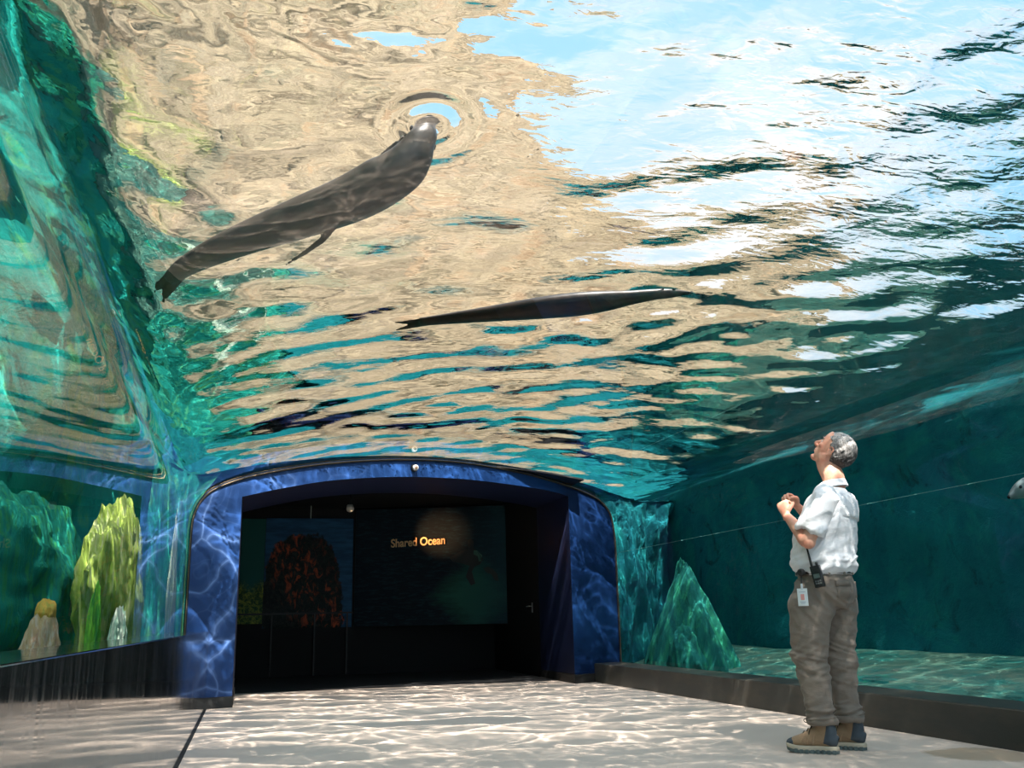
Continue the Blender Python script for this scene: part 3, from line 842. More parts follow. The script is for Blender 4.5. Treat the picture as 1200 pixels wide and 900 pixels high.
# right edge: only the head and one fore flipper reach into the picture
CC = [(6.85, 4.37, 1.9), (6.85, 4.62, 1.86), (6.82, 4.87, 1.80), (6.75, 5.08, 1.76), (6.55, 5.24, 1.74), (6.38, 5.39, 1.72), (6.24, 5.52, 1.68), (6.14, 5.62, 1.64), (6.06, 5.69, 1.59)]
RC = [.05, .09, .125, .14, .13, .10, .082, .070, .022]
sea_lion('grey sea lion at the right edge behind the acrylic, head coming into view', CC, RC, RC, FUR_C,
         [(flip((6.6, 5.2, 1.68), (6.45, 5.24, 1.5), (6.3, 5.37, 1.36), (6.2, 5.52, 1.28)), [.05, .055, .04, .01], [.015, .013, .009, .004], (.3, .3, 1)),
          (flip((6.7, 5.12, 1.7), (6.72, 5.27, 1.55), (6.7, 5.42, 1.45)), [.05, .05, .01], [.015, .013, .004], (.3, .3, 1))],
         [(flip((6.85, 4.42, 1.9), (6.88, 4.22, 1.92), (6.88, 4.02, 1.92)), [.04, .05, .01], [.02, .01, .005], (0, 0, 1))])

# ---------------------------------------------------------------- the man looking up
# local frame of the figure: x forward, y to his left, z up, origin on the floor between the feet
FW = Vector((-.64, .77, 0)).normalized(); LF = Vector((-FW.y, FW.x, 0))
man = thing('person', 'man in white short-sleeved shirt and brown trousers looking up with hands raised', 'person', (3.25, 5.05, 0))
man.rotation_euler = (0, 0, math.atan2(FW.y, FW.x))
def on_man(o, parent=None):
    o.parent = parent or man
    return o

def m_skin():
    t = NT('sunlit_fair_skin'); p = t.pos()
    c = t.mix(t.ramp(t.noise(p, 16, 4, .6), [(.38, 0), (.66, 1)]), (.72, .40, .28), (.66, .27, .18))
    t.bsdf(c, .48, 0, t.bump(t.noise(p, 260, 2), .1, .001), spec=.35, Subsurface_Weight=.0)
    return t.m
def m_cloth(name, a, b, fine=900, rough=.85, fs=.12):
    t = NT(name); p = t.pos()
    c = t.mix(t.noise(p, 14, 4, .6), a, b)
    c = t.mix(t.math('MULTIPLY', t.noise(p, fine, 1), fs), c, tuple(v * .6 for v in a))
    t.bsdf(c, rough, 0, t.bump(t.noise(t.pos((1, 1, 1.6)), 22, 4, .6, .8), .35, .012), spec=.2, Sheen_Weight=.15)
    return t.m
M_SKIN = m_skin()
M_SHIRT = m_cloth('white_cotton_shirt', (.80, .81, .84), (.88, .89, .91), fs=.05)
M_TROU = m_cloth('brown_grey_trouser_cloth', (.20, .165, .135), (.27, .225, .185))
M_LEATH = simple('black_leather', (.012, .011, .010), .45)
M_BLK = simple('black_plastic', (.012, .013, .014), .35)

def wrinkle(o, f):
    me = o.data; n = len(me.vertices)
    co = np.zeros(n * 3); me.vertices.foreach_get('co', co); co = co.reshape(-1, 3)
    no = np.zeros(n * 3); me.vertices.foreach_get('normal', no); no = no.reshape(-1, 3)
    for i in range(n):
        co[i] += no[i] * f(*co[i])
    me.vertices.foreach_set('co', co.reshape(-1)); me.update()

def nz3(x, y, z): return noise.noise((x, y, z))
def ridge(x, y, z): return 1 - abs(noise.noise((x, y, z))) * 2.2

# --- hands
def hand(bm, w, h, nrm, side, curl, spread=.0, thumb=(.6, .5), s=1.0):
    """w wrist, h direction of the palm, nrm where the palm faces, side +1 left / -1 right"""
    h = Vector(h).normalized(); nrm = Vector(nrm); nrm = (nrm - h * nrm.dot(h)).normalized()
    t = (nrm.cross(h) if side > 0 else h.cross(nrm)).normalized()
    w = Vector(w)
    # palm, flattened
    sloft(bm, [w - h * .03 * s, w + h * .01 * s, w + h * .045 * s, w + h * .082 * s, w + h * .095 * s], [.024 * s, .027 * s, .037 * s, .041 * s, .034 * s], [.020 * s, .019 * s, .017 * s, .014 * s, .009 * s], n=16, sub=3, up=nrm)
    ln = [(.042, .026, .021), (.047, .030, .023), (.044, .028, .022), (.035, .021, .019)]
    for k in range(4):
        off = (.030 - .020 * k) * s
        b = w + h * (.080 - (.004 if k in (0, 3) else 0) - (.006 if k == 3 else 0)) * s + t * off
        a = 0; P_ = [b - h * .02 * s, b]; c = curl[k] if isinstance(curl[0], (tuple, list)) else curl
        side_t = (1.5 - k) * spread
        for L_, da in zip(ln[k], c):
            a += R(da)
            d_ = (h * math.cos(a) + nrm * math.sin(a) + t * side_t).normalized()
            P_.append(P_[-1] + d_ * L_ * s)
        r = [.0098, .0098, .0088, .0080, .0062]
        if k == 3: r = [v * .88 for v in r]
        sloft(bm, P_, [v * s for v in r], [v * s for v in r], n=10, sub=4, up=t)
    # thumb from the side of the palm near its base
    b = w + h * .022 * s + t * .022 * s
    d1 = (h * .75 + t * .65 + nrm * thumb[0]).normalized(); d2 = (h * .85 + t * .05 + nrm * thumb[1] * 1.4).normalized(); d3 = (h * .7 - t * .35 + nrm * thumb[1] * 1.5).normalized()
    p1 = b + d1 * .042 * s; p2 = p1 + d2 * .032 * s; p3 = p2 + d3 * .026 * s
    sloft(bm, [b, p1, p2, p3], [.016 * s, .0125 * s, .0105 * s, .008 * s], [.014 * s, .0115 * s, .0095 * s, .007 * s], n=10, sub=4, up=nrm)

# --- head frame (tilted back)
HU = Vector((-.70, 0, .714)).normalized(); HF = Vector((.714, 0, .70)).normalized(); HC = Vector((-.268, 0, 1.738))
def HP(a, b, c): return HC + HF * a + Vector((0, b, 0)) + HU * c
def ell(bm, c, r, sub=3):
    tmp = bmesh.ops.create_icosphere(bm, subdivisions=sub, radius=1)
    for v in tmp['verts']:
        v.co = HP(c[0] + v.co.x * r[0], c[1] + v.co.y * r[1], c[2] + v.co.z * r[2])

bm = bmesh.new()
# head
ell(bm, (-.017, 0, .028), (.100, .077, .094), 4)
hz_ = [.085, .055, .025, -.005, -.035, -.065, -.092, -.110]
hx_ = [.020, .026, .030, .032, .034, .038, .045, .052]
dd_ = [.058, .064, .062, .060, .058, .052, .040, .024]
ww_ = [.052, .066, .068, .068, .064, .055, .041, .024]
sloft(bm, [HP(x, 0, z) for x, z in zip(hx_, hz_)], ww_, dd_, n=28, sub=3, up=HF)
ell(bm, (.068, 0, -.100), (.027, .026, .019))
ell(bm, (.078, 0, .034), (.017, .050, .011))
for s in (-1, 1):
    ell(bm, (.056, s * .044, -.012), (.030, .020, .020)); ell(bm, (.010, s * .052, -.058), (.038, .016, .034))
    # ear
    ell(bm, (-.006, s * .080, -.010), (.015, .008, .027))
    sloft(bm, [HP(.004, s * .082, .014), HP(-.008, s * .090, .022), HP(-.024, s * .092, .012), HP(-.024, s * .090, -.010), HP(-.012, s * .086, -.032), HP(-.002, s * .082, -.040)], [.004, .0055, .006, .006, .006, .0055], [.005, .0055, .006, .006, .006, .0055], n=8, sub=4, up=HF)
sloft(bm, [HP(.086, 0, .024), HP(.096, 0, .008), HP(.108, 0, -.010), HP(.116, 0, -.022), HP(.104, 0, -.032), HP(.088, 0, -.034)], [.007, .008, .010, .0125, .014, .010], [.008, .009, .011, .012, .010, .006], n=14, sub=3, up=HF)
for s in (-1, 1): ell(bm, (.098, s * .012, -.028), (.011, .007, .007))
ell(bm, (.088, 0, -.052), (.012, .024, .0055)); ell(bm, (.085, 0, -.066), (.012, .021, .0065))
# neck, trunk (inside the shirt)
sloft(bm, [(-.235, 0, 1.44), (-.247, 0, 1.52), (-.250, 0, 1.58), HP(-.012, 0, -.078), HP(-.01, 0, -.03)], [.085, .068, .062, .060, .055], [.080, .068, .066, .064, .06], n=24, sub=4, up=(1, 0, 0))
sloft(bm, [(-.13, 0, .90), (-.14, 0, 1.05), (-.155, 0, 1.2), (-.20, 0, 1.36), (-.235, 0, 1.46), (-.245, 0, 1.52)], [.15, .15, .16, .19, .15, .07], [.12, .13, .13, .10, .08, .06], n=28, sub=4, up=(1, 0, 0))
# arms
SHL, ELL, WRL = Vector((-.235, .195, 1.435)), Vector((-.135, .262, 1.190)), Vector((.012, .135, 1.352))
SHR, ELR, WRR = Vector((-.235, -.195, 1.435)), Vector((-.13, -.262, 1.205)), Vector((.010, -.095, 1.425))
def arm(bm, a, e, w, side):
    P_ = [a.lerp(Vector((a.x, 0, a.z)), .25), a, a.lerp(e, .5), e, e.lerp(w, .30), e.lerp(w, .7), w]
    r = [.050, .052, .047, .042, .043, .033, .025]
    sloft(bm, P_, r, [v * (.92 if i > 4 else 1) for i, v in enumerate(r)], n=18, sub=4, up=(0, 1, .2))
    ex = bmesh.ops.create_icosphere(bm, subdivisions=3, radius=.041)
    for v in ex['verts']: v.co += e + Vector((-.006, 0, -.010))
arm(bm, SHL, ELL, WRL, 1); arm(bm, SHR, ELR, WRR, -1)
hl = (WRL - ELL).normalized()
hand(bm, WRL + hl * .014, (.30, -.30, .95), (-.15, -.95, -.25), 1, [(62, 78, 50), (66, 80, 50), (70, 82, 50), (72, 84, 50)], thumb=(.35, .65))
hand(bm, WRR + (WRR - ELR).normalized() * .012, (.42, .55, .62), (-.05, .70, -.72), -1, [(35, 70, 45), (42, 74, 45), (48, 76, 45), (54, 78, 45)], thumb=(.3, .5))
# lower body (inside the trousers)
LEG = {1: [(-.13, .095, .95), (-.06, .10, .74), (-.030, .10, .51), (-.055, .10, .38), (-.062, .10, .27)],
       -1: [(-.14, -.095, .95), (-.15, -.10, .74), (-.150, -.10, .52), (-.155, -.10, .38), (-.158, -.10, .27)]}
for s in (1, -1):
    sloft(bm, LEG[s], [.07, .065, .045, .045, .03], [.08, .07, .05, .05, .035], n=14, sub=3, up=(1, 0, 0))
body = on_man(remesh('body', bm, .0042, M_SKIN, None, 3, .5))

# eyes, brows
for s in (-1, 1):
    b2 = bmesh.new(); bmesh.ops.create_uvsphere(b2, u_segments=16, v_segments=10, radius=.0115)
    e = on_man(bm_obj('eye', b2, simple('eye_white', (.75, .72, .68), .2) if s < 0 else bpy.data.materials['eye_white'])); e.location = HP(.0755, s * .031, .010)
    b2 = bmesh.new(); bmesh.ops.create_uvsphere(b2, u_segments=12, v_segments=8, radius=.006)
    i_ = bm_obj('iris', b2, simple('grey_blue_iris', (.06, .10, .13), .2) if s < 0 else bpy.data.materials['grey_blue_iris']); i_.parent = e; i_.location = HF * .0072
    b2 = bmesh.new(); sloft(b2, [HP(.092, s * .012, .030), HP(.091, s * .030, .036), HP(.077, s * .048, .030)], [.003, .004, .002], [.004, .005, .003], n=8, sub=4, up=HF)
    on_man(bm_obj('eyebrow', b2, simple('grey_brow', (.22, .19, .17), .9) if s < 0 else bpy.data.materials['grey_brow']))

# hair: grey, darker at the back, short at the neck
def m_hair():
    t = NT('short_grey_hair'); p = t.pos((1, 1, 1), (0, R(-45), 0)); x, y, z = t.xyz(t.pos())
    st = t.noise(t.pos((30, 30, 7), (0, R(-45), 0)), 4, 4, .7, .4)
    back = t.ramp(t.math('ADD', t.math('MULTIPLY', t.math('SUBTRACT', z, 1.735), 3.2), t.math('MULTIPLY', t.noise(p, 26, 3), .8)), [(.22, 0), (.62, 1)])
    c = t.mix(back, (.030, .029, .029), (.22, .21, .20))
    c = t.mix(t.ramp(st, [(.46, 0), (.64, 1)]), c, t.mix(back, (.10, .098, .095), (.50, .49, .48)))
    c = t.mix(t.ramp(st, [(.28, .8), (.38, 0)]), c, (.03, .028, .028))
    t.bsdf(c, .6, 0, t.bump(st, .9, .006), spec=.3)
    return t.m
bm = bmesh.new(); bmesh.ops.create_icosphere(bm, subdivisions=6, radius=1)
for v in bm.verts:
    d_ = v.co.normalized()
    hx, hy, hz2 = -.021 + d_.x * .112, d_.y * .0875, .026 + d_.z * .104
    # hairline: forehead, temple with sideburn, around the ear, nape
    k = 1.0
    fx = .048 + .018 * (1 - abs(hy) / .08)                    # how far forward hair comes on top
    if hz2 > .055: inside = hx < fx + (hz2 - .055) * .6
    elif hz2 > -.015: inside = hx < .020 - (.0 if hz2 > .02 else .012)
    else: inside = hx < -.030 and hz2 > -.078 + max(0, (hx + .05)) * .5
    if not inside: k = .84
    h_ = 1 + (.05 * nz3(d_.x * 5, d_.y * 5, d_.z * 3) + .035 * ridge(d_.x * 5 + d_.z * 2, d_.y * 14, d_.z * 3) - .01 + .02 * nz3(d_.x * 12, d_.y * 34, d_.z * 9)) * (1 if inside else 0)
    v.co = HP(-.017 + (hx + .017) * k * h_, hy * k * h_, .028 + (hz2 - .028) * k * h_)
for _ in range(1): bmesh.ops.smooth_vert(bm, verts=bm.verts, factor=.5, use_axis_x=True, use_axis_y=True, use_axis_z=True)
hair = on_man(bm_obj('hair', bm, m_hair()))
hair['label'] = 'short grey hair'

# --- shirt
TZ = [1.005, 1.035, 1.075, 1.14, 1.22, 1.30, 1.38, 1.44, 1.485, 1.515]
TX = [-.138, -.140, -.142, -.146, -.162, -.188, -.215, -.232, -.240, -.246]
TR = [.146, .170, .178, .176, .168, .158, .142, .120, .092, .066]     # front-back half depth
TW = [.176, .196, .203, .202, .204, .212, .215, .198, .140, .085]     # sideways half width
bm = bmesh.new()
sloft(bm, [(x, 0, z) for x, z in zip(TX, TZ)], TW, TR, n=40, sub=4, up=(1, 0, 0), sq=.88)
for s, a, e in ((1, SHL, ELL), (-1, SHR, ELR)):
    P_ = [a + Vector((0, -s * .10, .02)), a + Vector((0, -s * .03, .012)), a + Vector((0, s * .008, -.02)), a.lerp(e, .38) + Vector((0, s * .004, 0)), a.lerp(e, .66) + Vector((.004, s * .004, 0)), a.lerp(e, .80) + Vector((.004, s * .004, 0))]
    sloft(bm, P_, [.055, .072, .076, .076, .079, .080], [.045, .066, .072, .070, .071, .070], n=26, sub=4, up=(0, s, .35))
shirt = remesh('shirt', bm, .0062, M_SHIRT, None, 3, .5)
def shirt_w(x, y, z):
    low = max(0, 1 - abs(z - 1.07) / .09); mid = max(0, 1 - abs(z - 1.2) / .2)
    h = .0075 * nz3(x * 11, y * 11, z * 8) + .0060 * ridge(x * 6 + 3, y * 6, z * 14 + x * 8) * (.35 + mid)
    h += low * .011 * ridge(x * 9 + 7, y * 9, z * 26 + x * 4)
    if abs(y) > .17: h += .008 * ridge(x * 10, y * 8, (z + x) * 16)
    return 1.35 * h
wrinkle(shirt, shirt_w); on_man(shirt)
def TS(z, arr):
    for i in range(len(TZ) - 1):
        if TZ[i] <= z <= TZ[i + 1]:
            f = (z - TZ[i]) / (TZ[i + 1] - TZ[i]); return arr[i] + (arr[i + 1] - arr[i]) * f
    return arr[-1]
def tsurf(z, ang, off):
    """point on the trunk, ang from the front towards his left"""
    ca, sa = math.cos(ang), math.sin(ang); ca = math.copysign(abs(ca) ** .88, ca); sa = math.copysign(abs(sa) ** .88, sa)
    return Vector((TS(z, TX) + (TS(z, TR) + off) * ca, (TS(z, TW) + off) * sa, z))
# back yoke flap with a free lower edge
P = []
for i in range(29):
    a = R(112 + (248 - 112) * i / 28); col = []
    for j in range(9):
        z = 1.318 + .006 * math.sin(a * 3) + (1.478 - 1.318) * j / 8
        col.append(tsurf(z, a, .011 - (.010 if j > 6 else 0) + .004 * nz3(a * 4, z * 14, 1)))
    z0_ = 1.318 + .006 * math.sin(a * 3)
    P.append([tsurf(z0_ + .004, a, -.006)] + [tsurf(z0_ - .001, a, .008)] + col)
yk = on_man(grid_obj('back_yoke', np.array([[tuple(v) for v in c] for c in P]), M_SHIRT), shirt)
# collar
bm = bmesh.new(); rings = []
for i in range(33):
    a = 2 * math.pi * i / 32; ca, sa = math.cos(a), math.sin(a)
    c0 = Vector((-.240, 0, 1.508 + .012 * -ca)); c1 = Vector((-.243, 0, 1.556 - .010 * ca))
    inn = c1 + Vector((.068 * ca, .068 * sa, 0)); out = c1 + Vector((.075 * ca, .075 * sa, -.003)); low = c0 + Vector((.092 * ca, .097 * sa, .004)); base = c0 + Vector((.080 * ca, .085 * sa, 0))
    rings.append([bm.verts.new(v) for v in (base, inn, out, low)])
for a, b in zip(rings, rings[1:]):
    for k in range(3): bm.faces.new((a[k], b[k], b[k + 1], a[k + 1]))
cb = bm_obj('collar', bm, M_SHIRT); cb.parent = shirt

# --- trousers
bm = bmesh.new()
sloft(bm, [(-.145, 0, .80), (-.140, 0, .87), (-.138, 0, .94), (-.137, 0, 1.0), (-.136, 0, 1.045)], [.150, .180, .182, .176, .172], [.110, .158, .162, .152, .146], n=36, sub=4, up=(1, 0, 0))
LG = {1: ([(-.115, .095, .93), (-.078, .102, .84), (-.058, .104, .74), (-.040, .104, .62), (-.032, .102, .51), (-.044, .102, .40), (-.056, .102, .30), (-.064, .102, .22), (-.066, .102, .165)],
          [.090, .096, .094, .088, .083, .078, .074, .073, .076], [.130, .132, .120, .105, .094, .088, .082, .076, .080]),
      -1: ([(-.150, -.095, .93), (-.160, -.102, .84), (-.158, -.104, .74), (-.152, -.104, .62), (-.148, -.102, .52), (-.150, -.102, .40), (-.153, -.102, .30), (-.160, -.102, .22), (-.162, -.102, .165)],
           [.090, .094, .092, .086, .082, .077, .072, .072, .075], [.125, .122, .108, .094, .086, .082, .076, .074, .078])}
for s in (1, -1):
    C_, rw, rd = LG[s]
    sloft(bm, C_, rw, rd, n=26, sub=4, up=(1, 0, 0))
tr = remesh('trousers', bm, .0065, M_TROU, None, 3, .5)
def trou_w(x, y, z):
    kn = math.exp(-((z - .50) / .13) ** 2); an = math.exp(-((z - .21) / .06) ** 2); hp_ = math.exp(-((z - .82) / .14) ** 2)
    h = .006 * nz3(x * 9, y * 9, z * 7)
    h += .010 * kn * ridge(x * 5 + y * 3, y * 5, z * 19 + x * 9) + .007 * kn * ridge(x * 4 + 9, y * 4, z * 30 - x * 10)
    h += .014 * an * ridge(x * 6, y * 6 + 2, z * 34 + x * 6)
    h += .009 * hp_ * ridge(x * 5 + 4, y * 4, z * 11 - x * 13)
    h += .003 * ridge(x * 16, y * 16, z * 15)
    return 1.45 * h - .005
wrinkle(tr, trou_w); on_man(tr)
# side seams, loops, pocket edge, belt
def ring_band(name, z0, z1, off, mat, parent, a0=0, a1=360, wx=.150, wy=.176, cx=-.137, n=48):
    bm = bmesh.new(); rs = []
    for i in range(n + 1):
        a = R(a0 + (a1 - a0) * i / n); ca, sa = math.cos(a), math.sin(a)
        rs.append([bm.verts.new((cx + (wx + o_) * ca, (wy + o_) * sa, z)) for z, o_ in ((z0, off - .006), (z0, off), (z1, off), (z1, off - .006))])
    for a, b in zip(rs, rs[1:]):
        for k in range(4): bm.faces.new((a[k], b[k], b[(k + 1) % 4], a[(k + 1) % 4]))
    if a1 - a0 < 360: bm.faces.new(rs[0]); bm.faces.new(rs[-1][::-1])
    o = bm_obj(name, bm, mat, smooth=False); o.parent = parent; return o
belt = ring_band('belt', 1.000, 1.040, .014, M_LEATH, man)
for a in (60, 118, 150, 180, 242, 300): ring_band('belt_loop', .992, 1.046, .019, M_TROU, belt, a - 2, a + 2, n=2)
bm = bmesh.new(); box(bm, .027, .034, -.024, .024, .998, 1.042, .003); o = bm_obj('buckle', bm, simple('steel_buckle', (.5, .48, .42), .3, 1)); o.parent = belt
def patch(name, a0, a1, z0, z1, off, mat, parent, wx=.162, wy=.182, cx=-.139):
    bm = bmesh.new(); rs = []
    for i in range(7):
        a = R(a0 + (a1 - a0) * i / 6); ca, sa = math.cos(a), math.sin(a)
        rs.append([bm.verts.new((cx + (wx + o_) * ca, (wy + o_) * sa, z)) for z, o_ in ((z0, off - .012), (z0, off), (z1, off), (z1, off - .012))])
    for a, b in zip(rs, rs[1:]):
        for k in range(4): bm.faces.new((a[k], b[k], b[(k + 1) % 4], a[(k + 1) % 4]))
    bm.faces.new(rs[0]); bm.faces.new(rs[-1][::-1])
    o = bm_obj(name, bm, mat); o.parent = parent; return o
patch('back_pocket', 128, 160, .86, .955, .006, M_TROU, tr); patch('pocket_flap', 127, 161, .928, .958, .012, M_TROU, tr)
patch('back_pocket', 200, 232, .86, .955, .006, M_TROU, tr)
# turned trouser cuffs
for s in (1, -1):
    C_ = LG[s][0]
    bm = bmesh.new(); rs = []
    for i in range(33):
        a = 2 * math.pi * i / 32; q = Vector((C_[-1][0], C_[-1][1], .158)); rr = 1 + .07 * nz3(math.cos(a) * 3, math.sin(a) * 3, s * 4)
        dz = .010 * nz3(math.cos(a) * 2, math.sin(a) * 2, s * 9)
        rs.append([bm.verts.new(q + Vector((u * rr * math.cos(a), v * rr * math.sin(a), zz + dz))) for u, v, zz in ((.066, .062, .0), (.083, .079, -.004), (.090, .085, .018), (.084, .080, .036), (.07, .066, .03))])
    for a, b in zip(rs, rs[1:]):
        for k in range(4): bm.faces.new((a[k], b[k], b[k + 1], a[k + 1]))
    o = bm_obj('cuff', bm, M_TROU); o.parent = tr

# --- boots
M_TAN = m_cloth('tan_suede', (.30, .19, .11), (.42, .28, .17)); M_BLUEG = simple('blue_grey_nubuck', (.055, .075, .095), .7, bump=.2)
M_SOLE = simple('cream_midsole', (.52, .45, .34), .6); M_TREAD = simple('grey_green_rubber', (.10, .14, .14), .7); M_LACE = simple('dark_olive_lace', (.05, .05, .03), .8)
def boot(x0, y0, yaw, label):
    """x0: back of the heel"""
    bt = bpy.data.objects.new('boot', None); COL.objects.link(bt); bt.parent = man; bt.location = (x0, y0, 0); bt.rotation_euler = (0, 0, yaw); bt.scale = (1.0, 1.0, 1.22); bt.empty_display_size = .05
    bt['label'] = label
    k = bt
    def outline(sx, z, grow=0.0):
        pts = [(0, 0), (.012, .028), (.05, .037), (.11, .036), (.17, .045), (.22, .048), (.262, .040), (.286, .022), (.293, 0)]
        full = pts + [(a, -b) for a, b in pts[-2:0:-1]]
        c = catmull([(a, b, 0) for a, b in full + [full[0]]], 4)[:-1]
        return [((p.x - .145) * (1 + grow) + .145, p.y * (1 + grow * 2.4)) for p in c]
    def slab(name, levels, mat):
        b = bmesh.new(); rs = []
        for z, g in levels:
            rs.append([b.verts.new((x, y, z + (.012 * max(0, (x - .20) / .09) ** 2 if z < .04 else .006 * max(0, (x - .2) / .09)))) for x, y in outline(1, z, g)])
        for a, c in zip(rs, rs[1:]):
            for i in range(len(a)): b.faces.new((a[i], a[(i + 1) % len(a)], c[(i + 1) % len(a)], c[i]))
        b.faces.new(rs[0][::-1]); b.faces.new(rs[-1])
        o = bm_obj(name, b, mat, smooth=False); o.parent = k; return o
    tread_ = slab('tread', [(.001, -.03), (.001, .0), (.010, .015), (.016, .012)], M_TREAD)
    slab('midsole', [(.014, .010), (.020, .025), (.028, .02), (.034, -.01)], M_SOLE)
    b = bmesh.new(); b.from_mesh(tread_.data)
    for i in range(9):
        for s_ in (-1, 1):
            xx = .02 + .030 * i; wy_ = (.038 if i < 5 else .047) - (.014 if i == 8 else 0) - (.006 if i == 0 else 0)
            box(b, xx - .009, xx + .009, s_ * wy_ - .007, s_ * wy_ + .007, -.0005 + (.006 * max(0, (i - 6) / 2)), .018 + (.006 * max(0, (i - 6) / 2)), .002)
    b.to_mesh(tread_.data); b.free()
    # upper: foot + shaft in one skin
    b = bmesh.new()
    sloft(b, [(.010, 0, .055), (.04, 0, .066), (.09, 0, .072), (.13, 0, .070), (.17, 0, .060), (.21, 0, .052), (.25, 0, .046), (.281, 0, .041)], [.020, .035, .037, .038, .042, .044, .038, .018], [.030, .044, .050, .048, .038, .030, .024, .012], n=22, sub=4, up=(0, 0, 1))
    sloft(b, [(.070, 0, .05), (.068, 0, .09), (.072, 0, .125), (.078, 0, .155)], [.038, .038, .040, .043], [.060, .058, .054, .055], n=22, sub=4, up=(1, 0, 0))
    o = remesh('upper', b, .0045, M_TAN, None, 3); o.parent = k; up_ = o
    # blue-grey heel counter and ankle panel
    b = bmesh.new()
    sloft(b, [(.004, 0, .052), (.03, 0, .062), (.062, 0, .060), (.085, 0, .052)], [.022, .0385, .0395, .036], [.026, .034, .030, .016], n=20, sub=4, up=(0, 0, 1))
    sloft(b, [(.056, 0, .06), (.046, 0, .09), (.040, 0, .115), (.040, 0, .135)], [.0395, .0400, .0415, .042], [.055, .044, .034, .026], n=20, sub=4, up=(1, 0, 0))
    o = remesh('heel_counter', b, .0045, M_BLUEG, None, 3); o.parent = k; o['label'] = 'blue-grey heel counter'
    b = bmesh.new(); sloft(b, [(.248, 0, .044), (.268, 0, .042), (.285, 0, .038), (.293, 0, .034)], [.0400, .034, .022, .006], [.025, .022, .016, .006], n=18, sub=4, up=(0, 0, 1))
    o = bm_obj('toe_cap', b, M_BLUEG); o.parent = k; o['label'] = 'dark toe cap'
    # lattice of side straps
    b = bmesh.new()
    for s_ in (-1, 1):
        for i in range(3):
            xx = .205 - .034 * i
            sloft(b, [(xx, s_ * .046, .040), (xx - .016, s_ * (.040 - .002 * i), .066 + .006 * i), (xx - .030, s_ * .018, .094 + .010 * i)], [.0055] * 3, [.0030] * 3, n=8, sub=3, up=(0, s_, .4))
    o = bm_obj('side_straps', b, M_TAN); o.parent = k
    b = bmesh.new()
    for i in range(5):
        xx = .195 - .024 * i; z = .087 + .012 * i
        sloft(b, [(xx, -.020, z), (xx - .008, 0, z + .010), (xx - .004, .020, z)], [.0024] * 3, [.0024] * 3, n=6, sub=3, up=(0, 0, 1))
    for s_ in (-1, 1):
        sloft(b, [(.105, 0, .146), (.14, s_ * .018, .158), (.175, s_ * .030, .150), (.165, s_ * .034, .138), (.135, s_ * .022, .140), (.108, 0, .142)], [.0022] * 6, [.0022] * 6, n=6, sub=4, up=(0, 0, 1))
        sloft(b, [(.108, 0, .145), (.135, s_ * .010, .130), (.150, s_ * .030, .100), (.152, s_ * .040, .085)], [.0020] * 4, [.0020] * 4, n=6, sub=4, up=(0, 1, 0))
    o = bm_obj('laces', b, M_LACE); o.parent = k
    b = bmesh.new(); sloft(b, [(.020, 0, .115), (.002, 0, .135), (.004, 0, .158), (.018, 0, .160)], [.006] * 4, [.002] * 4, n=8, sub=3, up=(1, 0, 0))
    o = bm_obj('pull_tab', b, simple('yellow_black_tab', (.22, .17, .04), .8) if 'yellow_black_tab' not in bpy.data.materials else bpy.data.materials['yellow_black_tab']); o.parent = k
    return bt
boot(-.148, .105, R(4), 'tan and blue-grey hiking boot on his left foot')
boot(-.245, -.105, R(-3), 'tan and blue-grey hiking boot on his right foot')

# --- two-way radio and badge on the belt (things he carries)
def at_man(v):
    m = Matrix.Rotation(man.rotation_euler.z, 3, 'Z'); return m @ Vector(v) + Vector(man.location)
def carried(name, label, cat, v, rot=(0, 0, 0)):
    o = thing(name, label, cat, tuple(at_man(v))); o.rotation_euler = (rot[0], rot[1], man.rotation_euler.z + rot[2]); return o
rad = carried('two_way_radio', 'black two-way radio with stub antenna clipped on the man\'s belt', 'radio', (-.165, .236, .985), (R(0), R(10), R(0)))
bm = bmesh.new(); box(bm, -.029, .029, -.017, .018, -.065, .060, .006); bmesh.ops.recalc_face_normals(bm, faces=bm.faces[:]); o = bm_obj('radio_body', bm, M_BLK); o.parent = rad
bm = bmesh.new(); sloft(bm, [(.018, 0, .055), (.018, 0, .085), (.017, 0, .12), (.017, 0, .172)], [.0078, .0072, .0060, .0052], [.0078, .0072, .0060, .0052], n=12, sub=2, up=(1, 0, 0)); o = bm_obj('antenna', bm, M_BLK); o.parent = rad
bm = bmesh.new(); sloft(bm, [(-.012, 0, .058), (-.012, 0, .078)], [.008, .007], [.008, .007], n=12, sub=2, up=(1, 0, 0)); o = bm_obj('knob', bm, M_BLK); o.parent = rad
bm = bmesh.new(); box(bm, -.018, .018, .017, .0195, -.012, .012); o = bm_obj('screen', bm, simple('grey_green_display', (.10, .13, .12), .2), smooth=False); o.parent = rad; o['label'] = 'grey display'
bm = bmesh.new()
for i in range(3):
    for j in range(2): box(bm, -.018 + .013 * i, -.009 + .013 * i, .017, .020, -.034 - .013 * j, -.025 - .013 * j)
o = bm_obj('keypad', bm, simple('grey_keys', (.12, .13, .13), .5), smooth=False); o.parent = rad
bm = bmesh.new()
for i in range(5): box(bm, -.020, .020, .017, .0195, .022 + .006 * i, .0245 + .006 * i)
o = bm_obj('speaker_grille', bm, simple('dark_grille', (.04, .04, .04), .5), smooth=False); o.parent = rad

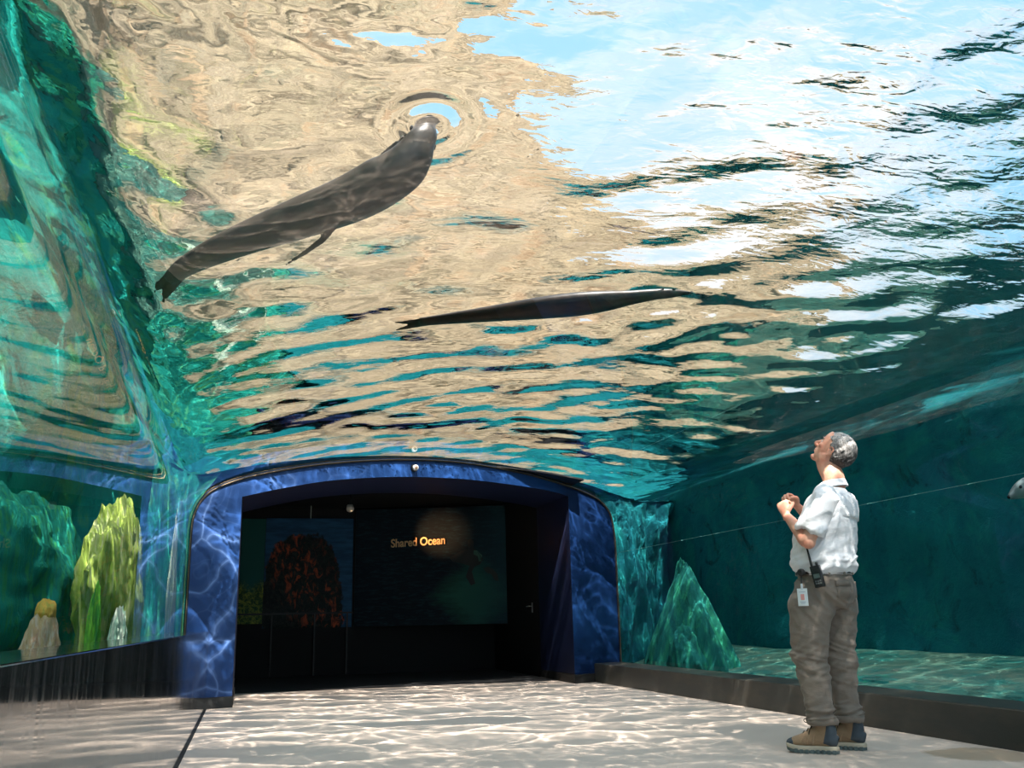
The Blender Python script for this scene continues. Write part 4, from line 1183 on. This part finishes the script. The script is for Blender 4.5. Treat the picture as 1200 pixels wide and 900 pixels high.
bd = carried('id_badge', 'white ID badge with a small red portrait hanging from the man\'s belt', 'badge', (-.062, .222, .868), (0, 0, R(-6)))
bm = bmesh.new(); box(bm, -.031, .031, -.002, .002, -.050, .050, .0015); o = bm_obj('card', bm, simple('white_card', (.78, .84, .86), .35)); o.parent = bd
bm = bmesh.new(); box(bm, -.011, .011, .002, .0028, -.016, .018); o = bm_obj('portrait', bm, simple('red_pink_print', (.75, .35, .32), .5), smooth=False); o.parent = bd; o['label'] = 'small red-pink portrait'
bm = bmesh.new()
for zz, w_ in ((-.026, .018), (-.034, .014), (.030, .020)):
    bm = bmesh.new(); box(bm, -w_, w_, .002, .0027, zz - .002, zz + .002)
    o = bm_obj('print_line', bm, bpy.data.materials.get('pale_grey_print') or simple('pale_grey_print', (.45, .50, .58), .5), smooth=False); o.parent = bd
bm = bmesh.new(); box(bm, -.006, .006, -.003, .003, .044, .078, .002); o = bm_obj('clip', bm, simple('clear_white_clip', (.70, .75, .78), .25)); o.parent = bd
bm = bmesh.new(); sloft(bm, [(0, 0, .075), (0, -.004, .10), (0, -.008, .125)], [.004, .004, .004], [.002, .002, .002], n=8, sub=2, up=(0, 1, 0))
sloft(bm, [(0, -.022, .142), (0, -.004, .142), (0, .004, .142)], [.022, .022, .016], [.022, .022, .016], n=20, sub=2, up=(0, 0, 1)); o = bm_obj('badge_reel', bm, M_BLK); o.parent = bd

# pool bed left and right of the tunnel, roof slab of the room behind the portal
def bed(name, xs, ys, zf, seed):
    P = np.zeros((len(xs), len(ys), 3))
    for i, x in enumerate(xs):
        for j, y in enumerate(ys):
            P[i, j] = (x, y, zf(x, y) + .05 * fbm(x * .9 + seed, y * .9, 1, 4))
    return grid_obj(name, P, M_BED, kind='structure')
bed('floor_tank_right', np.arange(4.62, 9.6, .12), np.arange(-4, 17.5, .12), lambda x, y: .06 + .13 * max(0, x - 4.7), 2)
bed('floor_tank_left', np.arange(-4.6, -.59, .1), np.arange(-4, 17.5, .1), lambda x, y: .64 + .03 * math.sin(y), 5)
# rocky bulkheads beside and above the portal
def bulk(name, x0, x1, z0, z1, dy, mat, seed, amp=.25):
    xs, zs = np.arange(x0, x1, .08), np.arange(z0, z1, .08)
    P = np.zeros((len(xs), len(zs), 3))
    for i, x in enumerate(xs):
        for j, z in enumerate(zs):
            P[i, j] = (x, portal_y(x) + dy - amp * (fbm(x * .8 + seed, z * .55, seed, 5, True)), z)
    return grid_obj(name, P, mat, kind='structure')
bulk('wall_rock_right', 4.55, 9.5, -.2, 3.0, .35, M_TANKR, 4.4, .45)
bulk('wall_rock_left', -4.6, -.55, -.2, 3.0, .16, M_TANKL, 7.7, .35)
P = np.zeros((90, 60, 3))
for i in range(90):
    for j in range(60):
        x = -4.5 + 14 * i / 89; y = portal_y(x) + .02 + 6.5 * j / 59
        P[i, j] = (x, y, 2.84 + .08 * fbm(x * 1.2, y * 1.2, 8, 5) + (.25 * max(0, 1 - abs(j / 59 - .1) * 6) if False else 0))
grid_obj('roof_rock_slab', P, M_TANKR, kind='structure')

# ---------------------------------------------------------------- light and camera
sl = bpy.data.lights.new('sun', 'SUN'); sl.energy = SUN; sl.angle = R(.5); sl.color = (1, .94, .86)
so = bpy.data.objects.new('sun', sl); COL.objects.link(so)
so.rotation_euler = Vector((.0, -.75, 1.0)).to_track_quat('Z', 'Y').to_euler()
sl.cycles.is_caustics_light = True
for o in COL.objects:
    if o.type == 'MESH':
        if o in (water, vault): o.cycles.is_caustics_caster = True
        else: o.cycles.is_caustics_receiver = True

cd = bpy.data.cameras.new('camera'); cam = bpy.data.objects.new('camera', cd); COL.objects.link(cam); SC.camera = cam
M = Matrix((C_R, C_U, -C_F)).transposed().to_4x4(); M.translation = CAM; cam.matrix_world = M
cd.sensor_width = 36; cd.lens = 36 * F_PX / 1200; cd.clip_start = .05
SC.view_settings.view_transform = 'Standard'; SC.view_settings.look = 'None'
SC.view_settings.exposure = EXPO; SC.view_settings.gamma = 1; SC.view_settings.use_curve_mapping = False
SC.cycles.max_bounces = 16; SC.cycles.transmission_bounces = 14; SC.cycles.glossy_bounces = 8; SC.cycles.diffuse_bounces = 3
SC.cycles.sample_clamp_indirect = 6
SC.cycles.use_denoising = True
